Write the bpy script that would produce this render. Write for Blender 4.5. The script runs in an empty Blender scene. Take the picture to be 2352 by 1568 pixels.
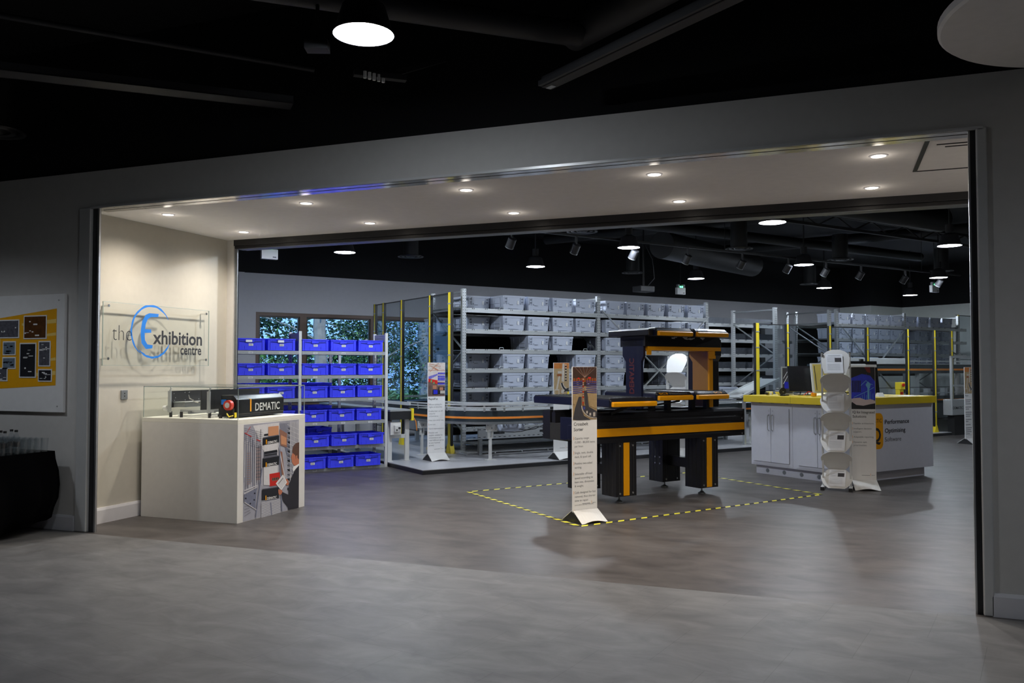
import bpy, math, random
from mathutils import Vector, Matrix
random.seed(7)
PI = math.pi
C = bpy.context.scene.collection
scene = bpy.context.scene

# ------------------------------------------------------------------ camera
CAMZ = 1.55
YAW = math.radians(20.95)
PITCH = math.atan(60/1930.0)
cd = bpy.data.cameras.new('camera')
cd.sensor_width = 36.0
cd.lens = 36.0*1930/2352
cd.clip_end = 200
cam = bpy.data.objects.new('camera', cd)
C.objects.link(cam)
cam.location = (0, 0, CAMZ)
cam.rotation_euler = (PI/2+PITCH, 0, YAW)
scene.camera = cam

# ------------------------------------------------------------------ view, world, sun
vs = scene.view_settings
vs.view_transform = 'Standard'
vs.look = 'None'
vs.exposure = 0.0
vs.gamma = 1.0
vs.use_curve_mapping = False
scene.cycles.transparent_max_bounces = 40

wd = bpy.data.worlds.new('world')
scene.world = wd
wd.use_nodes = True
nt = wd.node_tree
bg = nt.nodes['Background']
bg.inputs['Color'].default_value = (0.28, 0.52, 1.0, 1)
bg.inputs['Strength'].default_value = 1.9

sd = bpy.data.lights.new('sun', 'SUN')
sd.energy = 2.2
sd.angle = math.radians(1)
sd.color = (1.0, 0.95, 0.85)
sun = bpy.data.objects.new('sun', sd)
C.objects.link(sun)
sun.rotation_euler = (math.radians(42), 0, math.radians(40))

# hall frame: a runs along the back wall, b across it (towards the viewer)
ANG = math.atan2(.8, .6)
def W(a, b, z=0.0):
    return (a*.6+b*.8, a*.8-b*.6, z)

# lamp powers (watts) tuned together with the exposure
P_HALL, P_PASS, P_LOBBY = 138.0, 96.0, 48.0
COL_HALL = (0.80, 0.89, 1.0)
COL_PASS = (1.0, 0.90, 0.78)
COL_LOBBY = (0.84, 0.91, 1.0)

# ------------------------------------------------------------------ materials
MATS = {}
def mat(name, col, rough=.55, metal=0.0, spec=.5, var=.05, scale=14.0, emit=None, es=0.0, coat=0.0, bump=0.0):
    if name in MATS: return MATS[name]
    m = bpy.data.materials.new(name); m.use_nodes = True
    t = m.node_tree; p = t.nodes['Principled BSDF']
    p.inputs['Roughness'].default_value = rough
    p.inputs['Metallic'].default_value = metal
    p.inputs['Specular IOR Level'].default_value = spec
    if coat: p.inputs['Coat Weight'].default_value = coat
    tc = t.nodes.new('ShaderNodeTexCoord'); nz = t.nodes.new('ShaderNodeTexNoise')
    nz.inputs['Scale'].default_value = scale; nz.inputs['Detail'].default_value = 3
    t.links.new(tc.outputs['Object'], nz.inputs['Vector'])
    mx = t.nodes.new('ShaderNodeMix'); mx.data_type = 'RGBA'
    c = Vector(col)
    mx.inputs[6].default_value = (*[max(0, x*(1-var)) for x in c], 1)
    mx.inputs[7].default_value = (*[min(1, x*(1+var)) for x in c], 1)
    t.links.new(nz.outputs['Fac'], mx.inputs[0])
    t.links.new(mx.outputs[2], p.inputs['Base Color'])
    if bump:
        b = t.nodes.new('ShaderNodeBump'); b.inputs['Strength'].default_value = bump
        t.links.new(nz.outputs['Fac'], b.inputs['Height']); t.links.new(b.outputs[0], p.inputs['Normal'])
    if emit:
        p.inputs['Emission Color'].default_value = (*emit, 1)
        p.inputs['Emission Strength'].default_value = es
    MATS[name] = m
    return m

def s2l(r, g, b):
    f = lambda c: ((c/255)/12.92 if c/255 <= .04045 else (((c/255)+.055)/1.055)**2.4)
    return (f(r), f(g), f(b))

def glassmat(name, tint=(1, 1, 1), trans=.9, rough=.02):
    m = bpy.data.materials.new(name); m.use_nodes = True
    t = m.node_tree
    for n in list(t.nodes):
        if n.type == 'BSDF_PRINCIPLED': t.nodes.remove(n)
    out = t.nodes['Material Output']
    tr = t.nodes.new('ShaderNodeBsdfTransparent'); tr.inputs[0].default_value = (*tint, 1)
    gl = t.nodes.new('ShaderNodeBsdfGlossy'); gl.inputs['Roughness'].default_value = rough
    lw = t.nodes.new('ShaderNodeLayerWeight'); lw.inputs[0].default_value = .5
    pw = t.nodes.new('ShaderNodeMath'); pw.operation = 'POWER'; pw.inputs[1].default_value = 5
    ma = t.nodes.new('ShaderNodeMath'); ma.operation = 'MULTIPLY_ADD'; ma.inputs[1].default_value = .8; ma.inputs[2].default_value = .4*(1-trans)+.01
    nz = t.nodes.new('ShaderNodeTexNoise'); nz.inputs['Scale'].default_value = 2
    m2 = t.nodes.new('ShaderNodeMapRange'); m2.inputs[3].default_value = .8; m2.inputs[4].default_value = 1.0
    mp = t.nodes.new('ShaderNodeMath'); mp.operation = 'MULTIPLY'
    t.links.new(lw.outputs['Facing'], pw.inputs[0]); t.links.new(pw.outputs[0], ma.inputs[0])
    t.links.new(nz.outputs['Fac'], m2.inputs[0]); t.links.new(m2.outputs[0], mp.inputs[1]); t.links.new(ma.outputs[0], mp.inputs[0])
    mx = t.nodes.new('ShaderNodeMixShader')
    t.links.new(mp.outputs[0], mx.inputs[0])
    t.links.new(tr.outputs[0], mx.inputs[1]); t.links.new(gl.outputs[0], mx.inputs[2])
    t.links.new(mx.outputs[0], out.inputs[0])
    MATS[name] = m
    return m

def floormat(name, c1, c2, rough, sx, sy, rot, tile):
    m = bpy.data.materials.new(name); m.use_nodes = True
    t = m.node_tree; p = t.nodes['Principled BSDF']
    tc = t.nodes.new('ShaderNodeTexCoord')
    mp = t.nodes.new('ShaderNodeMapping'); mp.inputs['Rotation'].default_value = (0, 0, rot)
    mp.inputs['Scale'].default_value = (sx, sy, 1)
    t.links.new(tc.outputs['Object'], mp.inputs[0])
    n1 = t.nodes.new('ShaderNodeTexNoise'); n1.inputs['Scale'].default_value = 3.2; n1.inputs['Detail'].default_value = 8; n1.inputs['Roughness'].default_value = .62
    n1.inputs['Distortion'].default_value = .6
    t.links.new(mp.outputs[0], n1.inputs['Vector'])
    rp = t.nodes.new('ShaderNodeValToRGB')
    rp.color_ramp.elements[0].position = .32; rp.color_ramp.elements[0].color = (*c1, 1)
    rp.color_ramp.elements[1].position = .70; rp.color_ramp.elements[1].color = (*c2, 1)
    t.links.new(n1.outputs['Fac'], rp.inputs[0])
    m2 = t.nodes.new('ShaderNodeMapping'); m2.inputs['Rotation'].default_value = (0, 0, rot)
    t.links.new(tc.outputs['Object'], m2.inputs[0])
    br = t.nodes.new('ShaderNodeTexBrick')
    br.inputs['Scale'].default_value = 1.0; br.inputs['Brick Width'].default_value = tile; br.inputs['Row Height'].default_value = tile
    br.inputs['Mortar Size'].default_value = .0018; br.offset = 0.5
    br.inputs['Color1'].default_value = (1, 1, 1, 1); br.inputs['Color2'].default_value = (.93, .93, .93, 1); br.inputs['Mortar'].default_value = (.72, .72, .72, 1)
    t.links.new(m2.outputs[0], br.inputs['Vector'])
    mu = t.nodes.new('ShaderNodeMix'); mu.data_type = 'RGBA'; mu.blend_type = 'MULTIPLY'; mu.inputs[0].default_value = 1
    t.links.new(rp.outputs[0], mu.inputs[6]); t.links.new(br.outputs['Color'], mu.inputs[7])
    t.links.new(mu.outputs[2], p.inputs['Base Color'])
    p.inputs['Roughness'].default_value = rough; p.inputs['Specular IOR Level'].default_value = .16
    bp = t.nodes.new('ShaderNodeBump'); bp.inputs['Strength'].default_value = .08
    t.links.new(n1.outputs['Fac'], bp.inputs['Height']); t.links.new(bp.outputs[0], p.inputs['Normal'])
    MATS[name] = m
    return m

floormat('vinyl_hall', (.057, .051, .049), (.118, .107, .102), .40, .7, 1.6, -ANG, .6)
floormat('vinyl_lobby', (.112, .112, .115), (.190, .188, .190), .5, .8, 1.5, .2, .6)
mat('paint_front', (.62, .60, .57), .8)
mat('paint_cream', (.55, .52, .45), .8)
mat('paint_white', (.90, .87, .84), .85)
mat('paint_skirt', (.72, .71, .74), .45)
mat('paint_hall', (.46, .46, .485), .8)
mat('paint_hall_side', (.66, .69, .66), .8)
mat('black_ceiling', (.005, .005, .006), .9)
mat('black_duct', (.008, .008, .009), .6)
mat('duct_lobby', (.030, .030, .034), .55)
mat('black_gloss', (.012, .012, .013), .22)
mat('black_satin', (.018, .018, .02), .38)
mat('black_matt', (.015, .015, .016), .8)
mat('alu', (.62, .63, .64), .32, .9)
mat('alu_white', (.66, .66, .65), .3, .15)
mat('chrome', (.8, .8, .8), .12, 1.0)
mat('galv', (.50, .52, .53), .42, .55, scale=40, var=.12)
mat('galv_dark', (.26, .275, .285), .45, .6, scale=30, var=.15)
mat('galv_light', (.68, .70, .70), .4, .4)
mat('navy', (.005, .007, .03), .3, coat=.2)
mat('orange_ind', s2l(235, 160, 0), .35)
mat('orange_strip', s2l(250, 150, 60), .45)
mat('yellow_ind', s2l(240, 215, 50), .42)
mat('yellow_top', s2l(214, 186, 28), .4)
mat('hazard_yellow', s2l(232, 224, 60), .5)
mat('bin_blue', (.052, .065, .97), .45, var=.05)
mat('bin_blue_shade', (.02, .03, .36), .45)  # darker blue for the painted shade of the handle recess
mat('tote_grey', (.50, .54, .64), .45)
mat('tote_recess_shade', (.17, .19, .24), .5)
mat('label_white', (.8, .8, .8), .6)
mat('print_grey', (.2, .2, .22), .6)
mat('plastic_white', (.72, .71, .69), .4)
mat('sheet_white', (.88, .87, .86), .5)
mat('paper', (.85, .86, .9), .7)
mat('shelf_cream', (.62, .62, .60), .45)
mat('counter_white', (.62, .62, .68), .4)
mat('plinth_white', (.78, .76, .72), .5)
mat('plinth_edge', (.85, .83, .74), .45)
mat('text_black', (.015, .015, .018), .6)
mat('text_grey', (.16, .16, .17), .6)
mat('logo_blue', s2l(20, 120, 215), .45)
mat('red', s2l(200, 35, 25), .4)
mat('red_wheel', s2l(205, 60, 45), .4)
mat('cloth_black', (.0015, .0015, .0022), .98, spec=.05, var=.2)
mat('brown_frame', (.12, .075, .055), .5)
mat('bark', (.42, .38, .34), .95, scale=6, var=.5, bump=.4)
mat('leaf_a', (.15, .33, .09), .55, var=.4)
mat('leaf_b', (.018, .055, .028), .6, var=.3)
mat('grass', (.12, .25, .07), .9, var=.4, scale=3)
mat('lamp_inner', (.9, .9, .9), .5)
mat('emit_lamp', (1, 1, 1), .5, emit=(.95, .97, 1), es=14)
mat('emit_down', (1, 1, 1), .5, emit=(1, .93, .80), es=9)
mat('emit_green', (.1, 1, .4), .5, emit=(.1, 1, .35), es=5)
mat('reflection_brown', (.42, .20, .05), .3)  # brown stands for reflected orange, put into the colour of a portal leg
glassmat('acrylic', (.985, .995, .99), .985)
glassmat('fence_glass', (.80, .83, .85), .97)
glassmat('window_glass', (.86, .93, .95), .96)
glassmat('glassware', (.97, .98, .985), .84)
glassmat('bottle_clear', (.93, .95, .97), .88)

# ------------------------------------------------------------------ mesh helper
class M:
    def __init__(s):
        s.v = []; s.f = []; s.mi = []; s.cur = 0
    def k(s, i):
        s.cur = i; return s
    def face(s, idx):
        s.f.append(idx); s.mi.append(s.cur)
    def quad(s, *p):
        n = len(s.v); s.v += [tuple(q) for q in p]; s.face(tuple(range(n, n+len(p)))); return s
    def box(s, x0, x1, y0, y1, z0, z1):
        n = len(s.v)
        s.v += [(x0,y0,z0),(x1,y0,z0),(x1,y1,z0),(x0,y1,z0),(x0,y0,z1),(x1,y0,z1),(x1,y1,z1),(x0,y1,z1)]
        for q in ((0,3,2,1),(4,5,6,7),(0,1,5,4),(1,2,6,5),(2,3,7,6),(3,0,4,7)):
            s.face(tuple(n+i for i in q))
        return s
    def bar(s, p0, p1, w, h, up=(0,0,1)):
        p0 = Vector(p0); p1 = Vector(p1); d = (p1-p0).normalized(); up = Vector(up)
        r = d.cross(up)
        if r.length < 1e-4: r = d.cross(Vector((1,0,0)))
        r.normalize(); u = r.cross(d).normalized(); n = len(s.v)
        for p in (p0, p1):
            for a, b in ((-1,-1),(1,-1),(1,1),(-1,1)):
                s.v.append(tuple(p+r*(a*w/2)+u*(b*h/2)))
        for q in ((0,3,2,1),(4,5,6,7),(0,1,5,4),(1,2,6,5),(2,3,7,6),(3,0,4,7)):
            s.face(tuple(n+i for i in q))
        return s
    def cyl(s, p0, p1, r0, r1=None, n=16, caps=True):
        if r1 is None: r1 = r0
        p0 = Vector(p0); p1 = Vector(p1); d = (p1-p0).normalized()
        a = d.cross(Vector((0,0,1)))
        if a.length < 1e-4: a = Vector((1,0,0))
        a.normalize(); b = d.cross(a); k = len(s.v)
        for p, r in ((p0, r0), (p1, r1)):
            for i in range(n):
                t = 2*PI*i/n; s.v.append(tuple(p+a*(math.cos(t)*r)+b*(math.sin(t)*r)))
        for i in range(n):
            j = (i+1) % n; s.face((k+i, k+n+i, k+n+j, k+j))
        if caps:
            s.face(tuple(k+i for i in range(n))); s.face(tuple(k+n+i for i in reversed(range(n))))
        return s
    def tube(s, pts, r, n=8):
        P = [Vector(p) for p in pts]; k = len(s.v); prev = None
        for i, p in enumerate(P):
            d = (P[min(i+1, len(P)-1)]-P[max(i-1, 0)]).normalized()
            if prev is None:
                a = d.cross(Vector((0,0,1)))
                if a.length < 1e-3: a = d.cross(Vector((1,0,0)))
            else:
                a = prev-d*prev.dot(d)
            a.normalize(); prev = a; b = d.cross(a)
            for j in range(n):
                t = 2*PI*j/n; s.v.append(tuple(p+a*(math.cos(t)*r)+b*(math.sin(t)*r)))
        for i in range(len(P)-1):
            for j in range(n):
                q = (j+1) % n
                s.face((k+i*n+j, k+i*n+q, k+(i+1)*n+q, k+(i+1)*n+j))
        s.face(tuple(k+j for j in reversed(range(n)))); s.face(tuple(k+(len(P)-1)*n+j for j in range(n)))
        return s
    def lathe(s, prof, n=24, c=(0,0,0)):
        k = len(s.v)
        for r, z in prof:
            for i in range(n):
                t = 2*PI*i/n; s.v.append((c[0]+r*math.cos(t), c[1]+r*math.sin(t), c[2]+z))
        for a in range(len(prof)-1):
            for i in range(n):
                j = (i+1) % n; s.face((k+a*n+i, k+a*n+j, k+(a+1)*n+j, k+(a+1)*n+i))
        return s
    def prism(s, pts, axis, lo, hi):
        # pts 2D polygon; axis = extrusion axis
        n = len(pts); k = len(s.v)
        for h in (lo, hi):
            for (p, q) in pts:
                s.v.append((h, p, q) if axis == 'x' else ((p, h, q) if axis == 'y' else (p, q, h)))
        for i in range(n):
            j = (i+1) % n; s.face((k+i, k+j, k+n+j, k+n+i))
        s.face(tuple(k+i for i in reversed(range(n)))); s.face(tuple(k+n+i for i in range(n)))
        return s
    def add(s, vf, xf):
        k = len(s.v); v, f = vf
        s.v += [tuple(xf(p)) for p in v]
        for q in f: s.face(tuple(k+i for i in q))
        return s
    def frame(s, x0, x1, z0, z1, w, y0, y1):
        s.box(x0, x1, y0, y1, z0, z0+w); s.box(x0, x1, y0, y1, z1-w, z1)
        s.box(x0, x0+w, y0, y1, z0+w, z1-w); s.box(x1-w, x1, y0, y1, z0+w, z1-w)
        return s

def obj(name, m, mats, parent=None, loc=None, rz=None, bevel=0, smooth=False, kind=None):
    me = bpy.data.meshes.new(name)
    me.from_pydata(m.v, [], m.f)
    if isinstance(mats, str): mats = [mats]
    for q in mats: me.materials.append(MATS[q])
    if len(mats) > 1:
        for p, i in zip(me.polygons, m.mi): p.material_index = i
    if smooth:
        for p in me.polygons: p.use_smooth = True
        try: me.set_sharp_from_angle(angle=math.radians(35))
        except Exception: pass
    me.update()
    o = bpy.data.objects.new(name, me); C.objects.link(o)
    if parent: o.parent = parent
    if loc is not None: o.location = loc
    if rz is not None: o.rotation_euler = (0, 0, rz)
    if bevel:
        b = o.modifiers.new('bevel', 'BEVEL'); b.width = bevel; b.segments = 2; b.limit_method = 'ANGLE'; b.angle_limit = math.radians(40)
    if kind: o['kind'] = kind
    return o

def thing(name, label, cat, loc=(0,0,0), rz=0.0, group=None):
    o = bpy.data.objects.new(name, None); C.objects.link(o)
    o.empty_display_size = .1
    o.location = loc; o.rotation_euler = (0, 0, rz)
    return tag(o, label, cat, group)

def tag(o, label, cat, group=None):
    o['label'] = label; o['category'] = cat
    if group: o['group'] = group
    return o

KIDS = {}
def kids(o): return [c for c in bpy.data.objects if c.parent == o]
def dup(root, loc, rz=None, label=None, group=None, children=None):
    r = root.copy(); C.objects.link(r); r.location = loc
    if rz is not None: r.rotation_euler = (0, 0, rz)
    if label: r['label'] = label
    if group: r['group'] = group
    for ch in (children if children is not None else kids(root)):
        c = ch.copy(); C.objects.link(c); c.parent = r
    return r

TXT = {}
def text_vf(body, thick=0.0):
    key = (body, thick)
    if key in TXT: return TXT[key]
    cu = bpy.data.curves.new('t', 'FONT'); cu.body = body; cu.size = 1.0; cu.offset = thick; cu.resolution_u = 3
    ob = bpy.data.objects.new('t', cu); C.objects.link(ob)
    dg = bpy.context.evaluated_depsgraph_get()
    me = bpy.data.meshes.new_from_object(ob.evaluated_get(dg))
    v = [tuple(p.co) for p in me.vertices]; f = [tuple(p.vertices) for p in me.polygons]
    bpy.data.objects.remove(ob); bpy.data.meshes.remove(me); bpy.data.curves.remove(cu)
    x0 = min((p[0] for p in v), default=0); x1 = max((p[0] for p in v), default=1)
    TXT[key] = ([(p[0]-x0, p[1], 0) for p in v], f, x1-x0)
    return TXT[key]
def put_text(m, body, x, z, size, y=0.0, width=None, thick=0.0, flat=True):
    """lettering in the xz plane facing -y, baseline at (x, z)"""
    v, f, w = text_vf(body, thick)
    sx = size if width is None else width/w
    m.add((v, f), lambda p: (x+p[0]*sx, y, z+p[1]*size))
    return m

# ================================================================== SETTING
ST = 'structure'
obj('floor', M().box(-14, 32, 5.97, 40, -.12, 0), 'vinyl_hall', kind=ST)
obj('floor', M().box(-14, 32, -6.2, 5.97, -.12, 0), 'vinyl_lobby', kind=ST)
BT = 3.425   # top of the painted front wall
OX0, OX1, OZ = -6.74, .92, 3.075
obj('wall_front', M().box(-13, -6.97, 6.02, 6.2, 0, BT).box(-6.97, OX0, 6.02, 6.07, 0, BT).box(-6.97, OX0, 6.07, 6.2, OZ+.02, BT).box(OX1, 8, 6.02, 6.2, 0, BT).box(OX0, OX1, 6.02, 6.2, OZ, BT), 'paint_front', kind=ST)
obj('wall_front_upper', M().box(-13, 8, 6.06, 6.2, BT, 4.7), 'black_ceiling', kind=ST)
obj('wall_lobby_left', M().box(-13.2, -13, -6.2, 6.2, 0, 4.7), 'paint_front', kind=ST)
obj('wall_lobby_right', M().box(8, 8.2, -6.2, 6.2, 0, 4.7), 'paint_front', kind=ST)
obj('wall_lobby_back', M().box(-13, 8, -6.2, -6, 0, 4.7), 'paint_front', kind=ST)
obj('ceiling_lobby', M().box(-13.2, 8.2, -6.2, 6.2, 4.7, 4.8), 'black_ceiling', kind=ST)
# passage
obj('ceiling', M().box(-6.97, 6, 6.2, 8.24, 3.09, 3.2), 'paint_white', kind=ST)
obj('wall_left', M().box(-6.97, -6.85, 6.07, 8.24, 0, 3.09), 'paint_cream', kind=ST)
obj('wall_left_end', M().box(-6.97, -6.755, 8.24, 8.29, 0, 3.09), 'paint_front', kind=ST)
obj('wall_passage_right', M().box(6, 6.15, 6.2, 8.4, 0, 3.2), 'paint_white', kind=ST)
sk = [(-6.85, 0), (-6.828, 0), (-6.828, .13), (-6.836, .155), (-6.85, .155)]
obj('baseboard_left', M().prism([(x, z) for x, z in sk], 'y', 6.08, 8.24), 'paint_skirt', kind=ST)
def base_x(name, x0, x1, y, h=.145):
    m = M().prism([(y, 0), (y-.02, 0), (y-.02, h-.02), (y-.012, h), (y, h)], 'x', x0, x1)
    return obj(name, m, 'paint_skirt', kind=ST)
base_x('baseboard_front_left', -13, OX0-.015, 6.02)
base_x('baseboard_front_right', OX1-.012, 8, 6.02)
# jambs and head of the glazed opening
obj('trim_1', M().box(-6.74, -6.60, 6.0, 6.07, 0, OZ), 'alu_white', kind=ST, bevel=.008)
obj('trim_2', M().box(-6.60, -6.535, 6.035, 6.07, 0, OZ-.01), 'black_satin', kind=ST)
obj('trim_3', M().box(-6.535, -6.515, 6.03, 6.05, 0, OZ-.01), 'alu', kind=ST)
obj('trim_4', M().box(.86, .92, 6.0, 6.07, 0, OZ), 'alu_white', kind=ST, bevel=.008)
obj('trim_5', M().box(.828, .86, 6.03, 6.06, 0, OZ-.01), 'black_satin', kind=ST)
obj('trim_6', M().box(.818, .828, 6.03, 6.05, 0, OZ-.01), 'alu', kind=ST)
mat('head_gloss', (.80, .79, .78), .12, .55)
obj('trim_7', M().box(-6.6, .86, 6.01, 6.2, OZ-.012, OZ-.001), 'head_gloss', kind=ST)
obj('trim_8', M().box(-6.54, .84, 6.10, 6.108, OZ-.014, OZ-.012), 'black_satin', kind=ST)
obj('trim_9', M().box(-6.6, .9, 6.0, 6.02, OZ-.012, OZ+.008), 'alu_white', kind=ST)
# header of the sliding screen on the hall side
hd = M().box(-6.76, 6, 8.24, 8.42, 3.02, 3.09).box(-6.76, 6, 8.26, 8.42, 2.985, 3.02).box(-6.76, 6, 8.255, 8.42, 3.045, 3.052)
obj('trim_10', hd, 'black_satin', kind=ST, bevel=.006)
obj('trim_11', M().box(-6.7, 6, 8.27, 8.42, 2.980, 2.985), 'galv_dark', kind=ST)
obj('trim_12', M().box(-6.755, -6.738, 8.26, 8.29, 0, 2.985).box(-6.738, -6.722, 8.27, 8.28, 0, 2.985), 'galv_dark', kind=ST)
# parking pocket of the screen in the passage ceiling
obj('trim_13', M().box(.595, .625, 6.22, 7.25, 3.084, 3.092), 'black_satin', kind=ST)
obj('trim_14', M().box(.625, 3.0, 7.245, 7.255, 3.084, 3.092).box(.68, 3, 6.42, 6.428, 3.084, 3.092).box(.74, 3, 6.50, 6.506, 3.084, 3.092), 'black_satin', kind=ST)

# hall shell (built in the hall frame, turned with it)
HB, HZ, HC = -17.0, 3.45, 4.7
def hs(name, m, mats, **k):
    # m is written in (a, -b, z): local x = a, local y = -b
    return obj(name, m, mats, loc=(0, 0, 0), rz=ANG, kind=ST, **k)
WA0, WA1, WZ0, WZ1 = 4.62, 10.4, .75, 2.67
hs('wall_back', M().box(0, WA0, 17, 17.25, 0, HZ).box(WA1, 25, 17, 17.25, 0, HZ).box(WA0, WA1, 17, 17.25, 0, WZ0).box(WA0, WA1, 17, 17.25, WZ1, HZ), 'paint_hall')
hs('wall_back_upper', M().box(0, 25, 16.97, 17.25, HZ, HC), 'black_ceiling')
hs('wall_pilaster', M().box(3.6, 4.37, 16.93, 17, 0, HZ), 'paint_hall')
hs('wall_corner', M().box(23.0, 24.7, 15.9, 17, 0, HZ), 'paint_hall_side')
hs('wall_corner_upper', M().box(22.98, 24.7, 15.88, 17, HZ, HC), 'black_ceiling')
hs('wall_right', M().box(24.6, 24.8, -19, 17, 0, HZ), 'paint_hall_side')
hs('wall_right_upper', M().box(24.57, 24.8, -19, 17, HZ, HC), 'black_ceiling')
hs('wall_hall_left', M().box(0, .2, 13.4, 17, 0, HC), 'paint_hall')
hm = M().box(-11, -6.97, 8.42, 8.6, 0, HC).box(-7.0, -6.97, 8.24, 8.42, 0, HC).box(-6.97, 6.15, 8.42, 8.6, 3.09, HC).box(6.0, 30.5, 8.42, 8.6, 0, HC)
obj('wall_hall_front', hm, 'black_ceiling', kind=ST)
cm = M(); pts = [W(-.5, -17.3), W(25, -17.3), W(25, 19.5), (-11.5, 8.45, 0)]
cm.prism([(p[0], p[1]) for p in pts], 'z', HC, HC+.1)
obj('ceiling_hall', cm, 'black_ceiling', kind=ST)
# window strip
def window(n, a0, a1):
    m = M().frame(a0, a1, WZ0, WZ1, .07, 17.02, 17.12)
    o = obj('window_%d' % n, m, 'brown_frame', loc=(0,0,0), rz=ANG, kind=ST)
    obj('pane', M().box(a0+.07, a1-.07, 17.06, 17.075, WZ0+.07, WZ1-.07), 'window_glass', parent=o)
    m = M().frame(a0+.07, a1-.07, WZ0+.07, WZ1-.07, .03, 17.05, 17.10)
    obj('sash', m, 'black_satin', parent=o)
window(1, WA0, 5.60); window(2, 5.60, 7.16); window(3, 7.16, 8.72); window(4, 8.72, WA1)

# ================================================================== OUTSIDE
obj('ground', M().box(-10, 40, 17.3, 60, -.3, -.2), 'grass', loc=(0,0,0), rz=ANG, kind=ST)
def leaves(name, n, cx, cy, cz, rx, ry, rz_, size, mats, parent, seed):
    rnd = random.Random(seed); m = M()
    clumps = [(rnd.gauss(0, .5), rnd.gauss(0, .5), rnd.uniform(-1, 1)) for _ in range(26)]
    for i in range(n):
        q = clumps[rnd.randrange(len(clumps))]
        x = cx+rx*(q[0]*.9+rnd.gauss(0, .16)); y = cy+ry*(q[1]*.9+rnd.gauss(0, .16)); z = cz+rz_*(q[2]*.9+rnd.gauss(0, .13))
        s = size*rnd.uniform(.6, 1.5)
        d = Vector((rnd.gauss(0,1), rnd.gauss(0,1), rnd.gauss(0,.6))).normalized()
        e = d.cross(Vector((rnd.gauss(0,1), rnd.gauss(0,1), rnd.gauss(0,1)))).normalized()
        p = Vector((x, y, z)); m.k(0 if rnd.random() < .28 else 1)
        m.quad(p-d*s, p+e*s*.45, p+d*s, p-e*s*.45)
    return obj(name, m, mats, parent)
TREES = [(7.45, 21.2, .20, 'slim tree with a pale trunk outside the middle of the window', .15),
         (4.6, 23.0, .24, 'dark leafy tree outside the left end of the window', .6),
         (9.8, 23.0, .26, 'leafy tree outside the window behind the smoked fence', .5),
         (12.6, 25.5, .28, 'large dark tree outside, farthest right beyond the window', .6),
         (2.2, 26.0, .3, 'broad dark tree outside, farthest left beyond the window', .6)]
for i, (a, y, r, lab, dark) in enumerate(TREES):
    t = thing('tree', lab, 'tree', W(a, -y, -.2), ANG, 'trees outside the window')
    rnd = random.Random(i)
    if i == 0: r = .13
    obj('trunk', M().tube([(0,0,0), (.03,0,1.4), (-.03,.05,2.8), (.06,0,4.2), (.1,0,6.5)], r*(1.25 if i == 0 else .8), 10), 'bark', t, smooth=True)
    b = M()
    for k in range(7):
        z0 = 1.9+k*.5; an = k*2.3
        b.tube([(0,0,z0), (math.cos(an)*.8, math.sin(an)*.5+.2, z0+.4), (math.cos(an)*1.7, math.sin(an)*1.1+.4, z0+.7)], .022, 6)
    obj('branches', b, 'bark', t, smooth=True)
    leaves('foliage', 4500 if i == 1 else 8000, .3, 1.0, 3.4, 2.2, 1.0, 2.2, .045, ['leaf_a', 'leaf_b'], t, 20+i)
t = thing('hedge', 'bright green undergrowth outside below the trees', 'hedge', W(7.5, -27, -.2), ANG)
leaves('hedge_leaves', 12000, 0, 0, 1.0, 7, .8, 1.3, .08, ['leaf_a', 'leaf_a'], t, 90)
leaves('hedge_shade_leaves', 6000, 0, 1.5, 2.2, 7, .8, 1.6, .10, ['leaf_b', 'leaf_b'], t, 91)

# ================================================================== LAMPS
def pendant(loc, label, power, col, group, spread=None):
    t = thing('pendant_light', label, 'pendant light', loc, 0, group)
    prof = [(.045, .30), (.055, .20), (.075, .19), (.125, .165), (.175, .0), (.178, -.004)]
    obj('shade', M().lathe(prof, 36), 'black_satin', t, smooth=True)
    obj('reflector', M().lathe([(.10, .115), (.171, .002), (.176, -.003)], 36), 'lamp_inner', t, smooth=True)
    obj('lens', M().cyl((0,0,.10), (0,0,.108), .105, n=32), 'emit_lamp', t)
    obj('stem', M().cyl((0,0,.28), (0,0,4.7-loc[2]), .012, n=8).cyl((0,0,.22), (0,0,.34), .06, n=20), 'black_matt', t)
    l = bpy.data.lights.new('lamp', 'SPOT' if spread else 'POINT'); l.shadow_soft_size = .07; l.energy = power; l.color = col
    if spread: l.spot_size = math.radians(spread); l.spot_blend = .6
    lo = bpy.data.objects.new('lamp', l); C.objects.link(lo); lo.parent = t; lo.location = (0, 0, .03)
    return t
GP = 'pendant lights of the hall'
pend = [((8.95, -7.65), 'hall pendant lamp nearest the passage, high over the counter end of the sorter'),
        ((13.05, -7.6), 'hall pendant lamp beside the right jamb, high over the yellow-topped counter'),
        ((8.85, -10.5), 'hall pendant lamp partly hidden by a black spotlight, above the conveyor platform'),
        ((13.15, -10.5), 'hall pendant lamp high in front of the galvanised upright frame'),
        ((17.5, -10.45), 'hall pendant lamp above the fence corner near the right jamb'),
        ((5.15, -13.5), 'hall pendant lamp above the window and the blue bin shelving'),
        ((9.0, -13.45), 'hall pendant lamp above the left bay of the long tote rack'),
        ((13.2, -13.4), 'hall pendant lamp beyond the right end of the long tote rack'),
        ((17.4, -13.3), 'hall pendant lamp above the first totes of the far right rack'),
        ((21.1, -13.4), 'hall pendant lamp farthest right, above the end of the far right rack')]
pend += [((4.9, -10.5), 'hall pendant lamp hidden above the header, in front of the blue bin shelving'),
         ((13.0, -4.7), 'hall pendant lamp hidden behind the right jamb, in front of the counter'),
         ((17.3, -7.6), 'hall pendant lamp hidden behind the right jamb, over the pouch banner')]
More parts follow.
